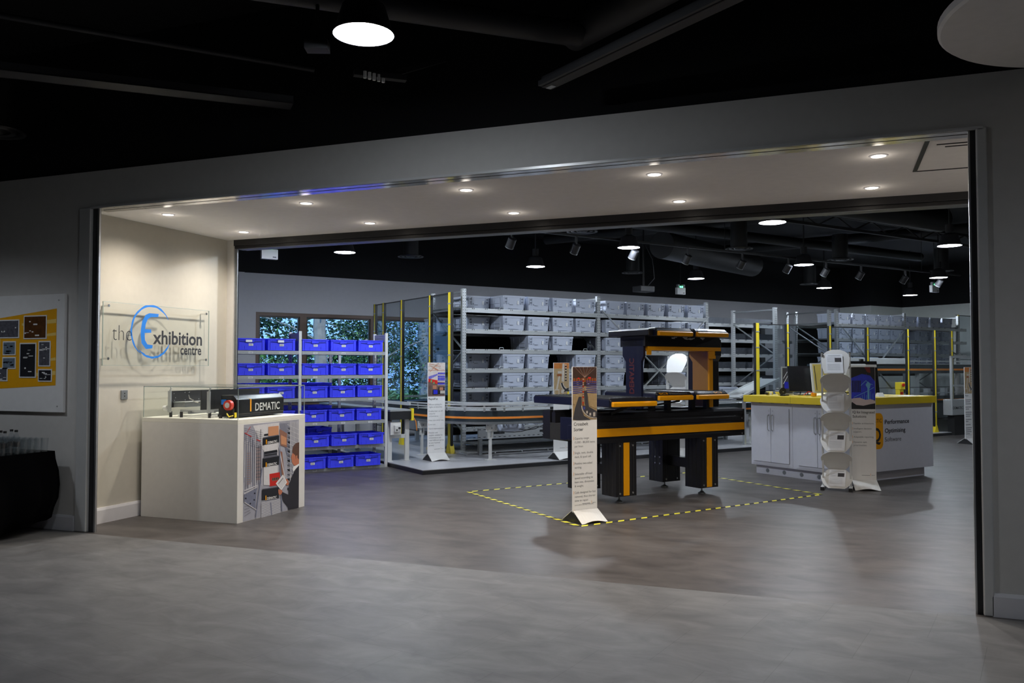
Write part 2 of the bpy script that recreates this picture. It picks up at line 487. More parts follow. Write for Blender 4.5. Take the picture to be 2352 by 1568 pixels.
for (a, b), lab in pend:
    pendant(W(a, b, 3.5), lab, P_HALL*(1.9 if a == 4.9 else .5 if a > 17 and b > -8 else .8 if b == -4.7 else .6 if a > 12 and b > -8 else 1.0), COL_HALL, GP)
pendant((-2.55, 4.23, 3.5), 'large round pendant lamp in the dark lobby ceiling above the header', P_LOBBY*.95, COL_LOBBY, 'pendant lights of the lobby')
for x, y, lab, pw in ((-7.9, 3.7, 'lobby pendant lamp over the draped table, outside the frame', 1.7), (-4.4, 3.3, 'added unseen pendant lamp above the lobby to the left of the viewer', .6),  # pendants left of and above the viewer are added to lift the lobby light
                  (-.4, 1.6, 'added unseen pendant lamp above the viewer', .25), (3.4, 3.2, 'lobby pendant lamp to the right of the opening, outside the frame', 1.5)):
    pendant((x, y, 3.7), lab, P_LOBBY*pw, COL_LOBBY, 'pendant lights of the lobby', 136 if x < -7 else 164)
def downlight(x, y, label, hidden=False):
    t = thing('downlight', label, 'downlight', (x, y, 3.09), 0, 'recessed downlights of the passage')
    obj('rim', M().lathe([(.050, .0), (.052, -.006), (.064, -.004), (.068, 0)], 28), 'paint_skirt', t, smooth=True)
    obj('lens', M().cyl((0,0,-.003), (0,0,0), .051, n=28), 'emit_down', t)
    l = bpy.data.lights.new('lamp', 'SPOT'); l.spot_size = math.radians(150); l.spot_blend = 1.0; l.shadow_soft_size = .04; l.energy = P_PASS; l.color = COL_PASS
    lo = bpy.data.objects.new('lamp', l); C.objects.link(lo); lo.parent = t; lo.location = (0, 0, -.02)
    l = bpy.data.lights.new('added_glow', 'POINT'); l.shadow_soft_size = .05; l.energy = .35; l.color = COL_PASS  # extra point light added for a halo, lifts the ceiling brightness
    lo = bpy.data.objects.new('added_glow', l); C.objects.link(lo); lo.parent = t; lo.location = (0, 0, -.085)
ordn = ['first', 'second', 'third', 'fourth', 'fifth', 'sixth', 'seventh', 'eighth', 'ninth']
for r, (y, nm) in enumerate(((6.62, 'front row near the lobby'), (7.78, 'rear row near the hall'))):
    for i in range(6):
        downlight(-6.24+1.64*i, y, '%s recessed downlight from the left, %s' % (ordn[i], nm) if i < 5 else 'recessed downlight beyond the right jamb, %s' % nm)

# ================================================================== LOBBY
# big round ceiling raft
t = obj('ceiling_raft', M().lathe([(0, 0), (.86, 0), (.875, .012), (.875, .05), (.86, .06), (0, .06)], 72), 'paint_white', loc=(1.42, 5.0, 3.36), smooth=True)
tag(t, 'large round white acoustic raft hanging at the top right', 'acoustic raft')
def diffuser(loc, label, r=.22, group='round ceiling air diffusers'):
    t = thing('air_diffuser', label, 'air vent', loc, 0, group)
    obj('ring', M().lathe([(r, 0), (r*.98, -.012), (r*.86, -.004), (r*.82, .02)], 36), 'black_satin', t, smooth=True)
    obj('cone', M().lathe([(r*.72, .01), (r*.66, -.01), (r*.52, .0), (r*.5, .03)], 32).lathe([(r*.38, .01), (r*.3, -.012), (.01, -.004)], 28), 'black_satin', t, smooth=True)
    obj('neck', M().cyl((0,0,.02), (0,0,.5), r*.6, n=24), 'black_duct', t, smooth=True)
    return t
diffuser((-7.12, 5.40, 3.7), 'dark round air diffuser at the left edge of the lobby ceiling', .26)
for i, (a, b, lab) in enumerate(((6.98, -14.78, 'above the smoked fence by the window'), (7.97, -10.59, 'just under the header, left of centre'), (11.54, -10.63, 'above the header end of the sorter'),
        (12.43, -14.61, 'above the right bay of the long rack'), (14.42, -10.64, 'above the brochure stand'), (17.97, -14.17, 'beyond the brochure stand lamp, far back'), (18.02, -10.69, 'close to the right jamb'))):
    diffuser(W(a, b, 3.7), 'round black air diffuser in the hall ceiling, %s' % lab, .25)
def duct(pts, r, label, name='air_duct', n=20, m='black_duct'):
    o = obj(name, M().tube(pts, r, n), m, smooth=True)
    return tag(o, label, 'duct', 'dark ceiling ducts and pipes')
duct([(-4.6, 2.95, 3.86), (-1.62, 5.55, 3.86)], .085, 'round insulated duct crossing the lobby ceiling towards the header', m='duct_lobby')
duct([(-6.0, 3.4, 4.0), (-3.97, 5.81, 4.0)], .022, 'thin pipe crossing the lobby ceiling at the upper left', m='duct_lobby')
duct([(-1.72, 5.72, 3.95), (1.2, 3.65, 3.95)], .13, 'round duct running above the black linear fitting', m='duct_lobby')
duct([(-.9, 5.9, 4.3), (.9, 5.5, 4.3)], .10, 'short dark duct near the header in the middle of the lobby ceiling', m='duct_lobby')
o = obj('cable_tray', M().box(-1.1, 1.05, -.10, .10, 0, .012).box(-1.1, 1.05, -.10, -.09, 0, .06).box(-1.1, 1.05, .09, .10, 0, .06), 'duct_lobby', loc=(-4.92, 5.05, 3.7), rz=.75)
tag(o, 'black cable tray in the lobby ceiling on the left', 'cable tray')
t = thing('linear_fitting', 'long black linear fitting running up out of the frame', 'ceiling fitting', (-1.86, 5.53, 3.5), -.618)
obj('housing', M().box(0, 2.6, -.045, .045, 0, .08), 'duct_lobby', t, bevel=.008)
obj('rail', M().box(0.02, 2.6, -.085, -.062, .0, .035), 'duct_lobby', t)
obj('end_clip', M().box(.02, .09, -.02, .02, -.004, 0), 'alu', t)
t = thing('cable_bracket', 'black bracket with a row of white cable connectors beneath the ceiling', 'bracket', (-3.02, 5.3, 3.66), .7)
obj('arm', M().cyl((0, 0, 0), (0, 0, 1.04), .008, n=8).bar((0,0,0), (.5,.18,.25), .04, .04).box(-.22, .16, -.03, .03, -.02, .02), 'black_duct', t)
for i in range(5):
    obj('connector', M().cyl((-.15+i*.035, -.06+i*.012, -.05), (-.15+i*.035, -.06+i*.012, 0), .012, n=8), 'plastic_white', t)
# projector-like sensor beside the lobby lamp
t = obj('ceiling_sensor', M().box(-.07, .07, -.05, .05, 0, .06).cyl((0,0,.06), (0,0,1.2), .012, n=8), 'black_duct', loc=(-2.95, 4.35, 3.5), rz=.4)
tag(t, 'small black box fitting hanging left of the lobby lamp', 'sensor')

# notice board on the lobby wall
t = thing('notice_board', 'white wall board with yellow burst and pinned photographs', 'notice board', (-7.95, 5.985, 1.12))
# local: x to the right, z up, face at y=-.012
obj('board', M().box(-1.05, 1.06, 0, .03, 0, 1.14), 'sheet_white', t, bevel=.004)
mat('board_yellow', s2l(245, 175, 10), .5)
mat('board_yellow_pale', s2l(250, 215, 120), .5)
by = -.0015
m = M().quad((-1.0, by, .16), (.96, by, .26), (.96, by, 1.0), (-.2, by, .88), (-1.0, by, .72))
obj('yellow_burst', m, 'board_yellow', t)
for z0, z1, x0 in ((.86, .90, .50), (.74, .77, .62), (.50, .53, .72), (.36, .40, .55)):
    obj('pale_ray', M().quad((x0, by-.0006, z0-.02), (.955, by-.0006, z0), (.955, by-.0006, z1), (x0, by-.0006, z1-.035)), 'board_yellow_pale', t)
mats3 = ['sheet_white', 'photo_a', 'photo_b', 'photo_c']
mat('photo_a', (.02, .02, .025), .35, var=.6, scale=60)
mat('photo_b', (.10, .10, .12), .35, var=.8, scale=40)
mat('photo_c', s2l(40, 60, 170), .35, var=.5, scale=30)
mat('photo_d', s2l(110, 125, 140), .35, var=.5, scale=30)
mat('photo_e', s2l(90, 55, 25), .35, var=.7, scale=26)
# pixel box on the crop (1315 wide = 260 px) -> board coordinates
def bx_(x): return (-7.78+ (x/5.058)/170.0*1.0) - (-7.95)
def brd(cx0, cx1, cy0, cy1):
    f = lambda px: .17+px/5.058/150*.88
    g = lambda py: 1.14-(py-118)/1390*1.14
    return f(cx0), f(cx1), g(cy1), g(cy0)
ph = [((-150, 258, 405, 630), 'photo_b'), ((310, 575, 362, 645), 'photo_e'), ((-120, 35, 640, 880), 'photo_c'), ((68, 222, 665, 835), 'photo_d'),
      ((66, 224, 855, 1000), 'photo_d'), ((268, 460, 688, 1105), 'photo_a'), ((485, 622, 668, 970), 'photo_b'), ((485, 642, 1000, 1150), 'photo_a'), ((-160, 130, 985, 1148), 'photo_b')]
for (q, mm) in ph:
    x0, x1, z0, z1 = brd(*q)
    p = obj('photo_print', M().box(x0, x1, by-.005, by-.001, z0, z1), 'sheet_white', t)
    w = .012
    obj('picture', M().box(x0+w, x1-w, by-.0065, by-.005, z0+w, z1-w), mm, p)
    rn = random.Random(int(q[0]+q[2])); m = M()
    for k in range(7):
        a0 = rn.uniform(x0+w, x1-w-.04); c0 = rn.uniform(z0+w, z1-w-.02)
        m.box(a0, min(x1-w, a0+rn.uniform(.01, .06)), by-.0075, by-.0065, c0, c0+rn.uniform(.004, .015))
    obj('picture_detail', m, 'sheet_white' if mm != 'photo_d' else 'photo_a', p)
m = M()
for x, z in ((.985, 1.08), (.985, .06), (-1.0, 1.08), (-1.0, .06)):
    m.cyl((x, -.004, z), (x, 0, z), .006, n=10)
obj('screw', m, 'alu', t)

# draped table with glasses and bottles
TX1, TY1, TY0, TZ = -6.86, 5.9, 3.9, .75
t = thing('display_table', 'trestle table hidden under a black cloth at the left edge', 'table', (-7.6, 4.9, 0))
obj('tabletop', M().box(-.72, .70, -.98, .98, .70, .73), 'plastic_white', t)
for sx in (-.6, .45):
    for sy in (-.85, .55):
        obj('leg', M().cyl((sx, sy, 0), (sx, sy, .70), .02, n=10), 'black_matt', t)
cl = M()
NS = 30
def sm(x): x = min(max(x, 0), 1); return x*x*(3-2*x)
def cloth_ring(f):
    """f 0 at the table edge .. 1 at the hem"""
    pts = []
    x0, x1, y0, y1 = -8.34, -6.885, 3.90, 5.90
    per = [(x0, y0), (x1, y0), (x1, y1), (x0, y1)]
    for s_ in range(4):
        (ax, ay), (bx2, by2) = per[s_], per[(s_+1) % 4]
        for k in range(NS):
            g = k/NS; x = ax+(bx2-ax)*g; y = ay+(by2-ay)*g
            nx, ny = ((0, -1), (1, 0), (0, 1), (-1, 0))[s_]
            hem = .015
            if s_ == 1: hem = .015+.11*sm((g-.6)/.4)
            if s_ == 2: hem = .125
            z = .765+(hem-.765)*f
            w = .055*sm(f*1.6)*(1+.5*math.sin(k*1.25+s_))+.045*sm(f)*(sm((g-.8)/.2) if s_ in (0, 1) else sm((.2-g)/.2))
            if s_ == 2: w = min(w, .06)
            if s_ == 1: w -= .10*sm((f-.6)/.4)*sm((g-.45)/.4)
            if s_ == 2: x -= .10*sm((f-.6)/.4)*(1-g)
            pts.append((x+nx*w, y+ny*w, z))
    return pts
rings = [cloth_ring(f) for f in (0, .02, .12, .3, .5, .7, .85, 1.0)]
for rg in rings: cl.v += rg
n = len(rings[0])
for r in range(len(rings)-1):
    for i in range(n):
        j = (i+1) % n
        cl.face((r*n+i, (r+1)*n+i, (r+1)*n+j, r*n+j))
cl.face(tuple(range(n)))
o = obj('tablecloth', cl, 'cloth_black', smooth=True)
tag(o, 'black cloth draped to the floor over the table at the left edge', 'tablecloth')
s = o.modifiers.new('thick', 'SOLIDIFY'); s.thickness = .004
# bottles
def bottle(x, y, lab, first=[None]):
    if first[0] is None:
        t = thing('water_bottle', lab, 'bottle', (x, y, .766), 0, 'water bottles on the black table')
        obj('body', M().lathe([(0, 0), (.029, 0), (.031, .01), (.031, .05), (.029, .06), (.031, .07), (.031, .13), (.026, .155), (.013, .18), (.012, .195), (0, .195)], 20), 'bottle_clear', t, smooth=True)
        obj('cap', M().cyl((0,0,.193), (0,0,.212), .0145, n=16), 'black_matt', t)
        obj('wrapper', M().lathe([(.0316, .06), (.0316, .10)], 20), 'black_satin', t, smooth=True)
        first[0] = t; return t
    return dup(first[0], (x, y, .766), label=lab)
for x, y, lab in ((-6.985, 5.46, 'water bottle with a dark cap nearest the glasses, at the table edge'), (-7.02, 5.60, 'water bottle behind the one at the table edge'),
                  (-7.09, 5.50, 'water bottle in the middle of the little group on the table'), (-7.13, 5.64, 'water bottle at the back of the group on the table'), (-7.10, 5.38, 'water bottle at the left end of the front row on the table'),
                  (-7.2, 5.5, 'water bottle behind the front row at the left image edge')):
    bottle(x, y, lab)
gl = None
for i in range(9):
    for j in range(5):
        x = -6.925-.072*j-.0*i; y = 5.82-.072*i
        if y < 5.45 and j < 4: pass
        if y < 5.54 and x < -6.94: continue
        if gl is None:
            gl = obj('glass_tumbler', M().lathe([(0, .003), (.022, .003), (.030, .10), (.0315, .125), (.033, .125), (.031, .09), (.0245, 0), (0, 0)], 16), 'glassware', loc=(x, y, .766), smooth=True)
            tag(gl, 'clear glass tumbler standing in close rows on the black cloth', 'glass', 'glass tumblers on the black table')
        else:
            g = gl.copy(); C.objects.link(g); g.location = (x, y, .766)
for j in range(3):
    for i in range(6):
        g = gl.copy(); C.objects.link(g); g.location = (-7.29-.072*j, 5.82-.072*i, .766)

# ================================================================== PASSAGE
# acrylic logo panel, facing +x
t = thing('logo_panel', 'clear acrylic panel with blue ring logo on the cream wall', 'sign', (-6.85, 6.33, 1.57), PI/2)
# local x -> world +y, local -y -> world +x, local z up
obj('acrylic_sheet', M().box(0, 1.52, -.078, -.068, 0, .64), 'acrylic', t)
em = M()
for q in ((0, 1.52, 0, .004), (0, 1.52, .636, .64), (0, .004, 0, .64), (1.516, 1.52, 0, .64)):
    em.box(q[0], q[1], -.0785, -.0675, q[2], q[3])
mat('acrylic_edge', (.42, .50, .47), .2, .2)
obj('polished_edge', em, 'acrylic_edge', t)
for x in (.06, 1.46):
    for z in (.07, .60):
        obj('standoff', M().cyl((x, 0, z), (x, -.086, z), .010, n=14).cyl((x, -.079, z), (x, -.09, z), .014, n=14), 'chrome', t)
def arc(m, cx, cz, r, w, a0, a1, y, n=40, wob=.0, taper=True):
    pts = []
    for i in range(n+1):
        f = i/n; a = math.radians(a0+(a1-a0)*f)
        ww = w*(min(1, f*5+.25)*min(1, (1-f)*5+.25) if taper else 1)*(1+.12*math.sin(i*1.3))
        rr = r+wob*math.sin(i*.9)
        pts.append((a, rr-ww/2, rr+ww/2))
    for (a, i0, o0), (b, i1, o1) in zip(pts, pts[1:]):
        m.quad((cx+i0*math.cos(a), y, cz+i0*math.sin(a)), (cx+i1*math.cos(b), y, cz+i1*math.sin(b)), (cx+o1*math.cos(b), y, cz+o1*math.sin(b)), (cx+o0*math.cos(a), y, cz+o0*math.sin(a)))
m = M(); ly = -.080
cx, cz = .635, .36
arc(m, cx, cz, .275, .022, 30, 235, ly, wob=.0015)
arc(m, cx, cz, .268, .024, 205, 345, ly, wob=.0015) if False else arc(m, cx+.02, cz-.01, .262, .022, 225, 335, ly, wob=.0015)
def poly(m, pts, y):
    m.quad(*[(p[0], y, p[1]) for p in pts])
# letter E, brush style
poly(m, [(.505, .47), (.55, .535), (.60, .556), (.735, .556), (.728, .522), (.625, .516), (.580, .492), (.555, .440)], ly)
poly(m, [(.488, .38), (.505, .47), (.555, .440), (.545, .385)], ly)
poly(m, [(.488, .38), (.545, .385), (.630, .385), (.632, .350), (.54, .345), (.486, .32)], ly)
poly(m, [(.486, .32), (.54, .345), (.545, .27), (.50, .235)], ly)
poly(m, [(.50, .235), (.545, .27), (.58, .225), (.655, .218), (.648, .185), (.56, .176)], ly)
obj('blue_mark', m, 'logo_blue', t)
m = M()
put_text(m, 'the', .115, .255, .235, ly, .25, -.02)
obj('thin_lettering', m, 'text_black', t)
m = M()
put_text(m, 'xhibition', .655, .235, .205, ly-.0006, .745, .022)
put_text(m, 'centre', 1.06, .125, .155, ly, .33, .02)
obj('bold_lettering', m, 'text_black', t)
# socket
t = thing('wall_switch', 'small brushed steel switch plate on the cream wall', 'switch', (-6.85, 6.68, 1.27), PI/2)
obj('plate', M().box(-.042, .042, -.012, 0, -.048, .048), 'galv_dark', t, bevel=.002)
obj('button', M().cyl((0, -.012, .014), (0, -.015, .014), .006, n=10).cyl((0, -.012, -.014), (0, -.015, -.014), .006, n=10), 'black_matt', t)

# display plinth:   x -6.78..-5.55, y 6.86..8.0
t = thing('display_plinth', 'tall off-white display plinth with a photographic end panel', 'plinth', (-6.165, 7.43, 0))
X0, X1, Y0, Y1 = -.615, .615, -.57, .57
obj('body', M().box(X0, X1, Y0, Y1, 0, .985), 'plinth_white', t, bevel=.002)
obj('top', M().box(X0, X1, Y0, Y1, .985, 1.03), 'plinth_edge', t, bevel=.003)
# end panel on +x face; local y runs to world +y.  poster coordinates from its own picture
PY0, PY1, PZ0, PZ1 = Y0+.09, Y1-.12, .005, .975
def pp(x, y):
    s_ = (x-82)/766; top_ = 185-60*s_; bot_ = 1510-215*s_
    # undo the foreshortening along the panel
    f = s_*1.0/(1+.16*(1-s_)) if s_ > 0 else 0
    return PY0+(PY1-PY0)*s_, PZ1-(PZ1-PZ0)*(y-top_)/(bot_-top_)
PM = ['pst_bg', 'pst_light', 'pst_dark', 'pst_mid', 'red', 'pst_box', 'pst_skin', 'pst_hair', 'pst_suit', 'sheet_white', 'orange_ind', 'pst_rail', 'pst_brown']
mat('pst_bg', s2l(165, 165, 176), .4, var=.3, scale=9)
mat('pst_light', s2l(214, 212, 214), .4, var=.12, scale=30)
mat('pst_dark', s2l(24, 24, 30), .35)
mat('pst_mid', s2l(120, 124, 144), .4, var=.3, scale=40)
mat('pst_box', s2l(205, 145, 105), .4)
mat('pst_skin', s2l(196, 120, 88), .4)
mat('pst_hair', s2l(98, 66, 50), .4, var=.3, scale=80)
mat('pst_suit', s2l(38, 34, 40), .45)
mat('pst_rail', s2l(92, 92, 102), .4, var=.3, scale=60)
mat('pst_brown', s2l(150, 105, 85), .4, var=.3, scale=50)
xx = X1+.0022
LAY = [0]
def P(m, mi, *pts):
    LAY[0] += 1
    m.k(mi); x = xx+LAY[0]*.00002
    m.quad(*[(x, *pp(px, py)) for px, py in pts])
def B(m, mi, x0, y0, x1, y1): P(m, mi, (x0, y1), (x1, y1), (x1, y0), (x0, y0))
def L(m, mi, x0, y0, x1, y1, w):
    d = math.hypot(x1-x0, y1-y0); nx, ny = -(y1-y0)/d*w/2, (x1-x0)/d*w/2
    P(m, mi, (x0+nx, y0+ny), (x1+nx, y1+ny), (x1-nx, y1-ny), (x0-nx, y0-ny))
m = M()
m.k(0).quad((xx-.001, PY0, PZ0), (xx-.001, PY1, PZ0), (xx-.001, PY1, PZ1), (xx-.001, PY0, PZ1))
rn = random.Random(3)
P(m, 1, (200, 200), (560, 160), (540, 520), (340, 540))
for i in range(26):
    x = 90+i*9.2; L(m, (3, 1, 11)[i % 3], x, 300+rn.uniform(-60, 200), x+rn.uniform(-3, 3), 1000+rn.uniform(-100, 100), rn.uniform(3, 8))
for i in range(30):
    y = 560+i*15; L(m, 12 if i % 2 else 3, 120, y, 175, y-4, 5); L(m, 12 if i % 3 else 2, 240, y-60, 300, y-66, 5)
for i in range(9): L(m, 11, 85, 230+i*26, 330, 300+i*28, 3)
L(m, 4, 90, 295, 180, 350, 9); L(m, 4, 115, 300, 165, 210, 5); L(m, 4, 245, 390, 295, 412, 12)
for i in range(7): L(m, 3, 560+i*20, 170, 700+i*14, 700+i*60, 7)
for i in range(14):
    y = 190+i*62; L(m, 1, 670, y, 842, y+70, 5)
    B(m, 2 if i % 2 else 11, 680, y+40, 716, y+74)
for i in range(6): L(m, 1, 715+i*22, 150, 720+i*22, 1000, 7)
P(m, 12, (560, 250), (668, 310), (668, 500), (575, 470)); P(m, 5, (580, 330), (660, 370), (660, 468), (585, 452))
P(m, 12, (560, 540), (600, 560), (640, 900), (600, 880))
# lift column
B(m, 1, 345, 440, 540, 1010); B(m, 11, 345, 560, 530, 640); L(m, 2, 350, 575, 530, 545, 34); L(m, 2, 352, 610, 522, 585, 16)
P(m, 5, (402, 218), (545, 205), (548, 332), (402, 345)); L(m, 2, 345, 330, 400, 322, 26)
for (y0, y1) in ((372, 470), (650, 770), (1070, 1205)):
    P(m, 2, (325, y1), (555, y1-38), (555, y0-38), (325, y0)); L(m, 11, 330, y0-4, 545, y0-40, 12)
P(m, 2, (320, 1080), (550, 1040), (560, 1180), (320, 1215)); 
P(m, 4, (422, 858), (565, 832), (585, 1000), (428, 1025))
P(m, 12, (455, 912), (558, 898), (560, 940), (458, 955))
for i in range(4): B(m, 2, 465+i*24, 912-i*4, 478+i*24, 945-i*4)
for i in range(20):
    y = 1232+i*11.5; L(m, 1, 315, y+18, 580, y-34, 6); L(m, 3, 315, y+24, 580, y-28, 5)
L(m, 3, 440, 1240, 455, 1410, 16); L(m, 3, 320, 780, 240, 1440, 14); L(m, 1, 90, 1085, 265, 1010, 12); L(m, 1, 90, 1125, 265, 1030, 10)
P(m, 3, (90, 1140), (250, 1050), (235, 1330), (90, 1235)); L(m, 1, 92, 1240, 250, 1345, 10)
for i in range(4): L(m, 2, 92, 1300+i*45, 150+i*8, 1290+i*30, 3); 
for x, y in ((100, 1180), (160, 1250), (210, 1200), (215, 1110)): B(m, 2, x, y, x+18, y+20)
L(m, 1, 535, 430, 640, 900, 12); L(m, 3, 560, 470, 600, 1350, 14)
# man in a dark suit, seen from behind
P(m, 8, (850, 735), (800, 785), (745, 880), (700, 1000), (690, 1130), (590, 1090), (585, 1120), (620, 1220), (690, 1300), (690, 1335), (850, 1297))
P(m, 9, (850, 705), (770, 750), (752, 790), (762, 822), (850, 735))
P(m, 6, (850, 560), (760, 560), (742, 590), (728, 640), (742, 665), (740, 690), (760, 725), (790, 745), (850, 712))
P(m, 7, (850, 428), (800, 440), (760, 480), (745, 540), (755, 575), (790, 600), (800, 650), (830, 640), (850, 660))
P(m, 6, (800, 610), (822, 600), (826, 650), (805, 675))
P(m, 6, (655, 915), (690, 935), (700, 985), (680, 1010), (650, 990))
P(m, 9, (612, 862), (672, 965), (590, 1078), (510, 985))
P(m, 1, (612, 880), (658, 965), (590, 1058), (525, 985)); L(m, 2, 548, 990, 612, 912, 7)
P(m, 6, (545, 1065), (590, 1068), (608, 1090), (590, 1128), (560, 1140), (548, 1110))
pan = obj('photo_panel', m, PM, t)
pan['label'] = 'large photographic panel of warehouse racking and a suited man'
# lettering of the crane trucks in the picture
m = M()
for yb in (440, 740, 1195):
    v, f, w = text_vf('DEMATIC', .02)
    (ya, za) = pp(390, yb+12); (yb2, zb) = pp(522, yb-12)
    m.add((v, f), lambda p: (xx+.0062, ya+(yb2-ya)*p[0]/w, za+(zb-za)*p[0]/w+p[1]*.036))
obj('panel_lettering', m, 'sheet_white', t)
m = M(); LAY[0] = 300
for yb in (392, 700, 1150): B(m, 0, 366, yb, 380, yb+62)
obj('panel_accent', m, 'orange_ind', t)

# acrylic cover on the plinth
t = thing('display_cover', 'clear acrylic box cover standing on the plinth', 'display case', (-6.165, 7.43, 1.03))
obj('walls', M().box(X0+.01, X1-.004, Y0+.006, Y0+.012, 0, .32).box(X0+.01, X1-.004, Y1-.012, Y1-.006, 0, .32).box(X1-.010, X1-.004, Y0+.012, Y1-.012, 0, .32)
    .box(X0+.01, X0+.016, Y0+.012, Y1-.012, 0, .32).box(X0+.01, X1-.004, Y0+.006, Y1-.006, .32, .326), 'acrylic', t)
e = M()
w = .005
xa, xb, ya, yb = X0+.01, X1-.004, Y0+.006, Y1-.006
for x in (xa, xb-w):
    for y in (ya, yb-w): e.box(x, x+w, y, y+w, 0, .32)
    e.box(x, x+w, ya, yb, .318, .326)
for y in (ya, yb-w): e.box(xa, xb, y, y+w, .318, .326)
obj('glued_edge', e, 'acrylic_edge', t)

# crane shuttle on show (black hood on the +x side)
t = thing('shuttle_vehicle', 'black warehouse shuttle model with red wheel under the acrylic cover', 'machine model', (-5.74, 7.47, 1.03))
# hood: length along y .8, faces +x
hood = [(0, .035), (.0, .19), (-.05, .235), (-.20, .235), (-.20, .035)]
obj('hood', M().prism([(x, z) for x, z in hood], 'y', -.40, .40), 'black_gloss', t, bevel=.008)
m = M()
v, f, w = text_vf('DEMATIC', .012)
m.add((v, f), lambda p: (.0015, -.10+p[0]/w*.42, .065+p[1]*.115))
obj('lettering', m, 'alu_white', t)
obj('accent', M().box(.0, .002, -.185, -.165, .06, .19).bar((.001, -.175, .186), (-.03, -.215, .21), .014, .003), 'orange_ind', t)
obj('chassis', M().box(-.22, -.01, -.42, .40, .012, .035).box(-.20, -.02, -.43, -.40, .02, .10), 'black_matt', t)
obj('wheel', M().cyl((-.05, -.44, .135), (-.05, -.48, .135), .052, n=28).cyl((-.05, -.43, .135), (-.05, -.44, .135), .03, n=20), 'red_wheel', t, smooth=True)
obj('hub', M().cyl((-.05, -.481, .135), (-.05, -.485, .135), .028, n=20), 'alu_white', t)
obj('guide_roller', M().cyl((-.02, -.46, .0), (-.02, -.46, .03), .018, n=14), 'black_satin', t)
obj('guide_roller', M().cyl((-.15, -.46, .0), (-.15, -.46, .03), .018, n=14), 'black_satin', t)
obj('cable', M().tube([(.0, -.45, .03), (-.02, -.49, .02), (-.06, -.47, .05), (-.08, -.44, .03)], .006, 6), 'yellow_ind', t)
obj('valve', M().cyl((.02, -.44, .01), (.02, -.44, .06), .012, n=10), 'yellow_ind', t)
obj('status_box', M().box(-.16, -.12, -.44, -.41, .14, .19), 'logo_blue', t)
t = thing('telescopic_fork', 'steel telescopic load handler model with black side plate, left under the cover', 'machine model', (-6.25, 7.45, 1.03))
obj('side_plate', M().box(-.285, -.27, -.46, .46, .10, .275), 'black_satin', t)
obj('rear_plate', M().box(.10, .115, -.44, .50, .08, .285), 'black_satin', t)
m = M(); rn = random.Random(5)
for i in range(22):
    y = -.42+rn.random()*.8; z = .15+rn.random()*.11
    m.cyl((-.268, y, z), (-.270, y, z), .005, n=8)
obj('screw', m, 'alu', t)
obj('carriage', M().box(-.255, -.10, -.44, .42, .105, .155), 'galv_dark', t, bevel=.004)
obj('deck_plate', M().box(-.258, -.095, -.445, .425, .155, .160), 'galv', t)
obj('lower_rail', M().box(-.20, .24, -.40, -.37, .05, .075), 'galv', t)
obj('lower_rail', M().box(-.08, -.05, -.42, .40, .035, .065), 'galv_dark', t)
for x in (-.275, .235):
    obj('bracket', M().box(x-.018, x+.018, -.48, -.465, .05, .275), 'galv', t)
    obj('bracket_arm', M().bar((x, -.47, .27), (x+.03, -.48, .315), .012, .012), 'galv', t)
obj('lever', M().tube([(-.06, -.43, .235), (-.04, -.44, .20), (.04, -.45, .165), (.09, -.45, .16)], .006, 8), 'chrome', t)
obj('side_roller', M().cyl((-.35, -.47, .095), (-.31, -.47, .095), .026, n=18), 'plastic_white', t, smooth=True)
for x, y in ((-.28, -.45), (-.12, -.47), (.22, -.44)): obj('foot', M().cyl((x, y, 0), (x, y, .06), .016, n=12), 'black_satin', t)
obj('base_rail', M().bar((-.2, -.42, .012), (.22, -.30, .012), .04, .02), 'plastic_white', t)
obj('base_rail', M().bar((-.02, -.48, .012), (.26, -.42, .012), .03, .02), 'plastic_white', t)

# ================================================================== HALL
# hall things are built with local x along the back wall, -y towards the viewer
def hroot(name, label, cat, a, b, z=0.0, group=None, turn=0.0):
    return thing(name, label, cat, W(a, b, z), ANG+turn, group)

# ---- platform
PB = -11.0
t = hroot('platform', 'low grey display platform with a black edge under the conveyors', 'platform', 5.4, PB)
obj('deck', M().box(0, 13.45, 0, 5.7, .06, .07), 'platform_top' if 'platform_top' in MATS else (mat('platform_top', (.42, .42, .44), .35) and 'platform_top'), t)
obj('edge', M().box(0, 13.45, 0, 5.7, 0, .06), 'black_satin', t)

# ---- blue bin shelving
SH = [1.80, 1.44, 1.10, .745, .375, .05]
def blue_shelf(a0, a1, b, levels, top, label, depth=.46, mid=None):
    t = hroot('bin_shelving', label, 'shelving', a0, b, 0, 'shelving units for the blue bins')
    Wd = a1-a0
    posts = [0, Wd] if mid is None else [0, mid-a0, Wd]
    for x in posts:
        obj('post', M().box(x-.022, x+.022, 0, .035, 0, top), 'shelf_cream', t, bevel=.002)
        m = M().box(x-.022, x+.022, depth, depth+.035, 0, top); m.k(1)
        for k in range(int(top/.05)): m.box(x-.006, x+.006, depth-.001, depth, .03+k*.05, .055+k*.05)
        obj('post', m, ['shelf_cream', 'galv_dark'], t)
        m = M().box(x-.008, x+.008, .035, depth, top-.14, top-.02)
        for k in range(4): m.box(x-.011, x+.011, .035, depth, top-.13+k*.03, top-.122+k*.03)
        obj('side_panel', m, 'galv', t)
    for z in levels:
        for x0, x1 in zip(posts, posts[1:]):
            obj('shelf', M().box(x0+.022, x1-.022, .0, depth+.03, z-.014, z-.004).box(x0+.022, x1-.022, -.004, .012, z-.055, z-.004).box(x0+.022, x1-.022, depth+.02, depth+.03, z-.055, z-.004), 'galv', t)
    return t
tf = blue_shelf(2.60, 5.35, -12.19, SH, 2.09, 'cream two-bay shelving holding the front rows of blue bins', mid=3.97)
slots_l = [2.84, 3.245, 3.69]; slots_r = [4.20, 4.64, 5.08]
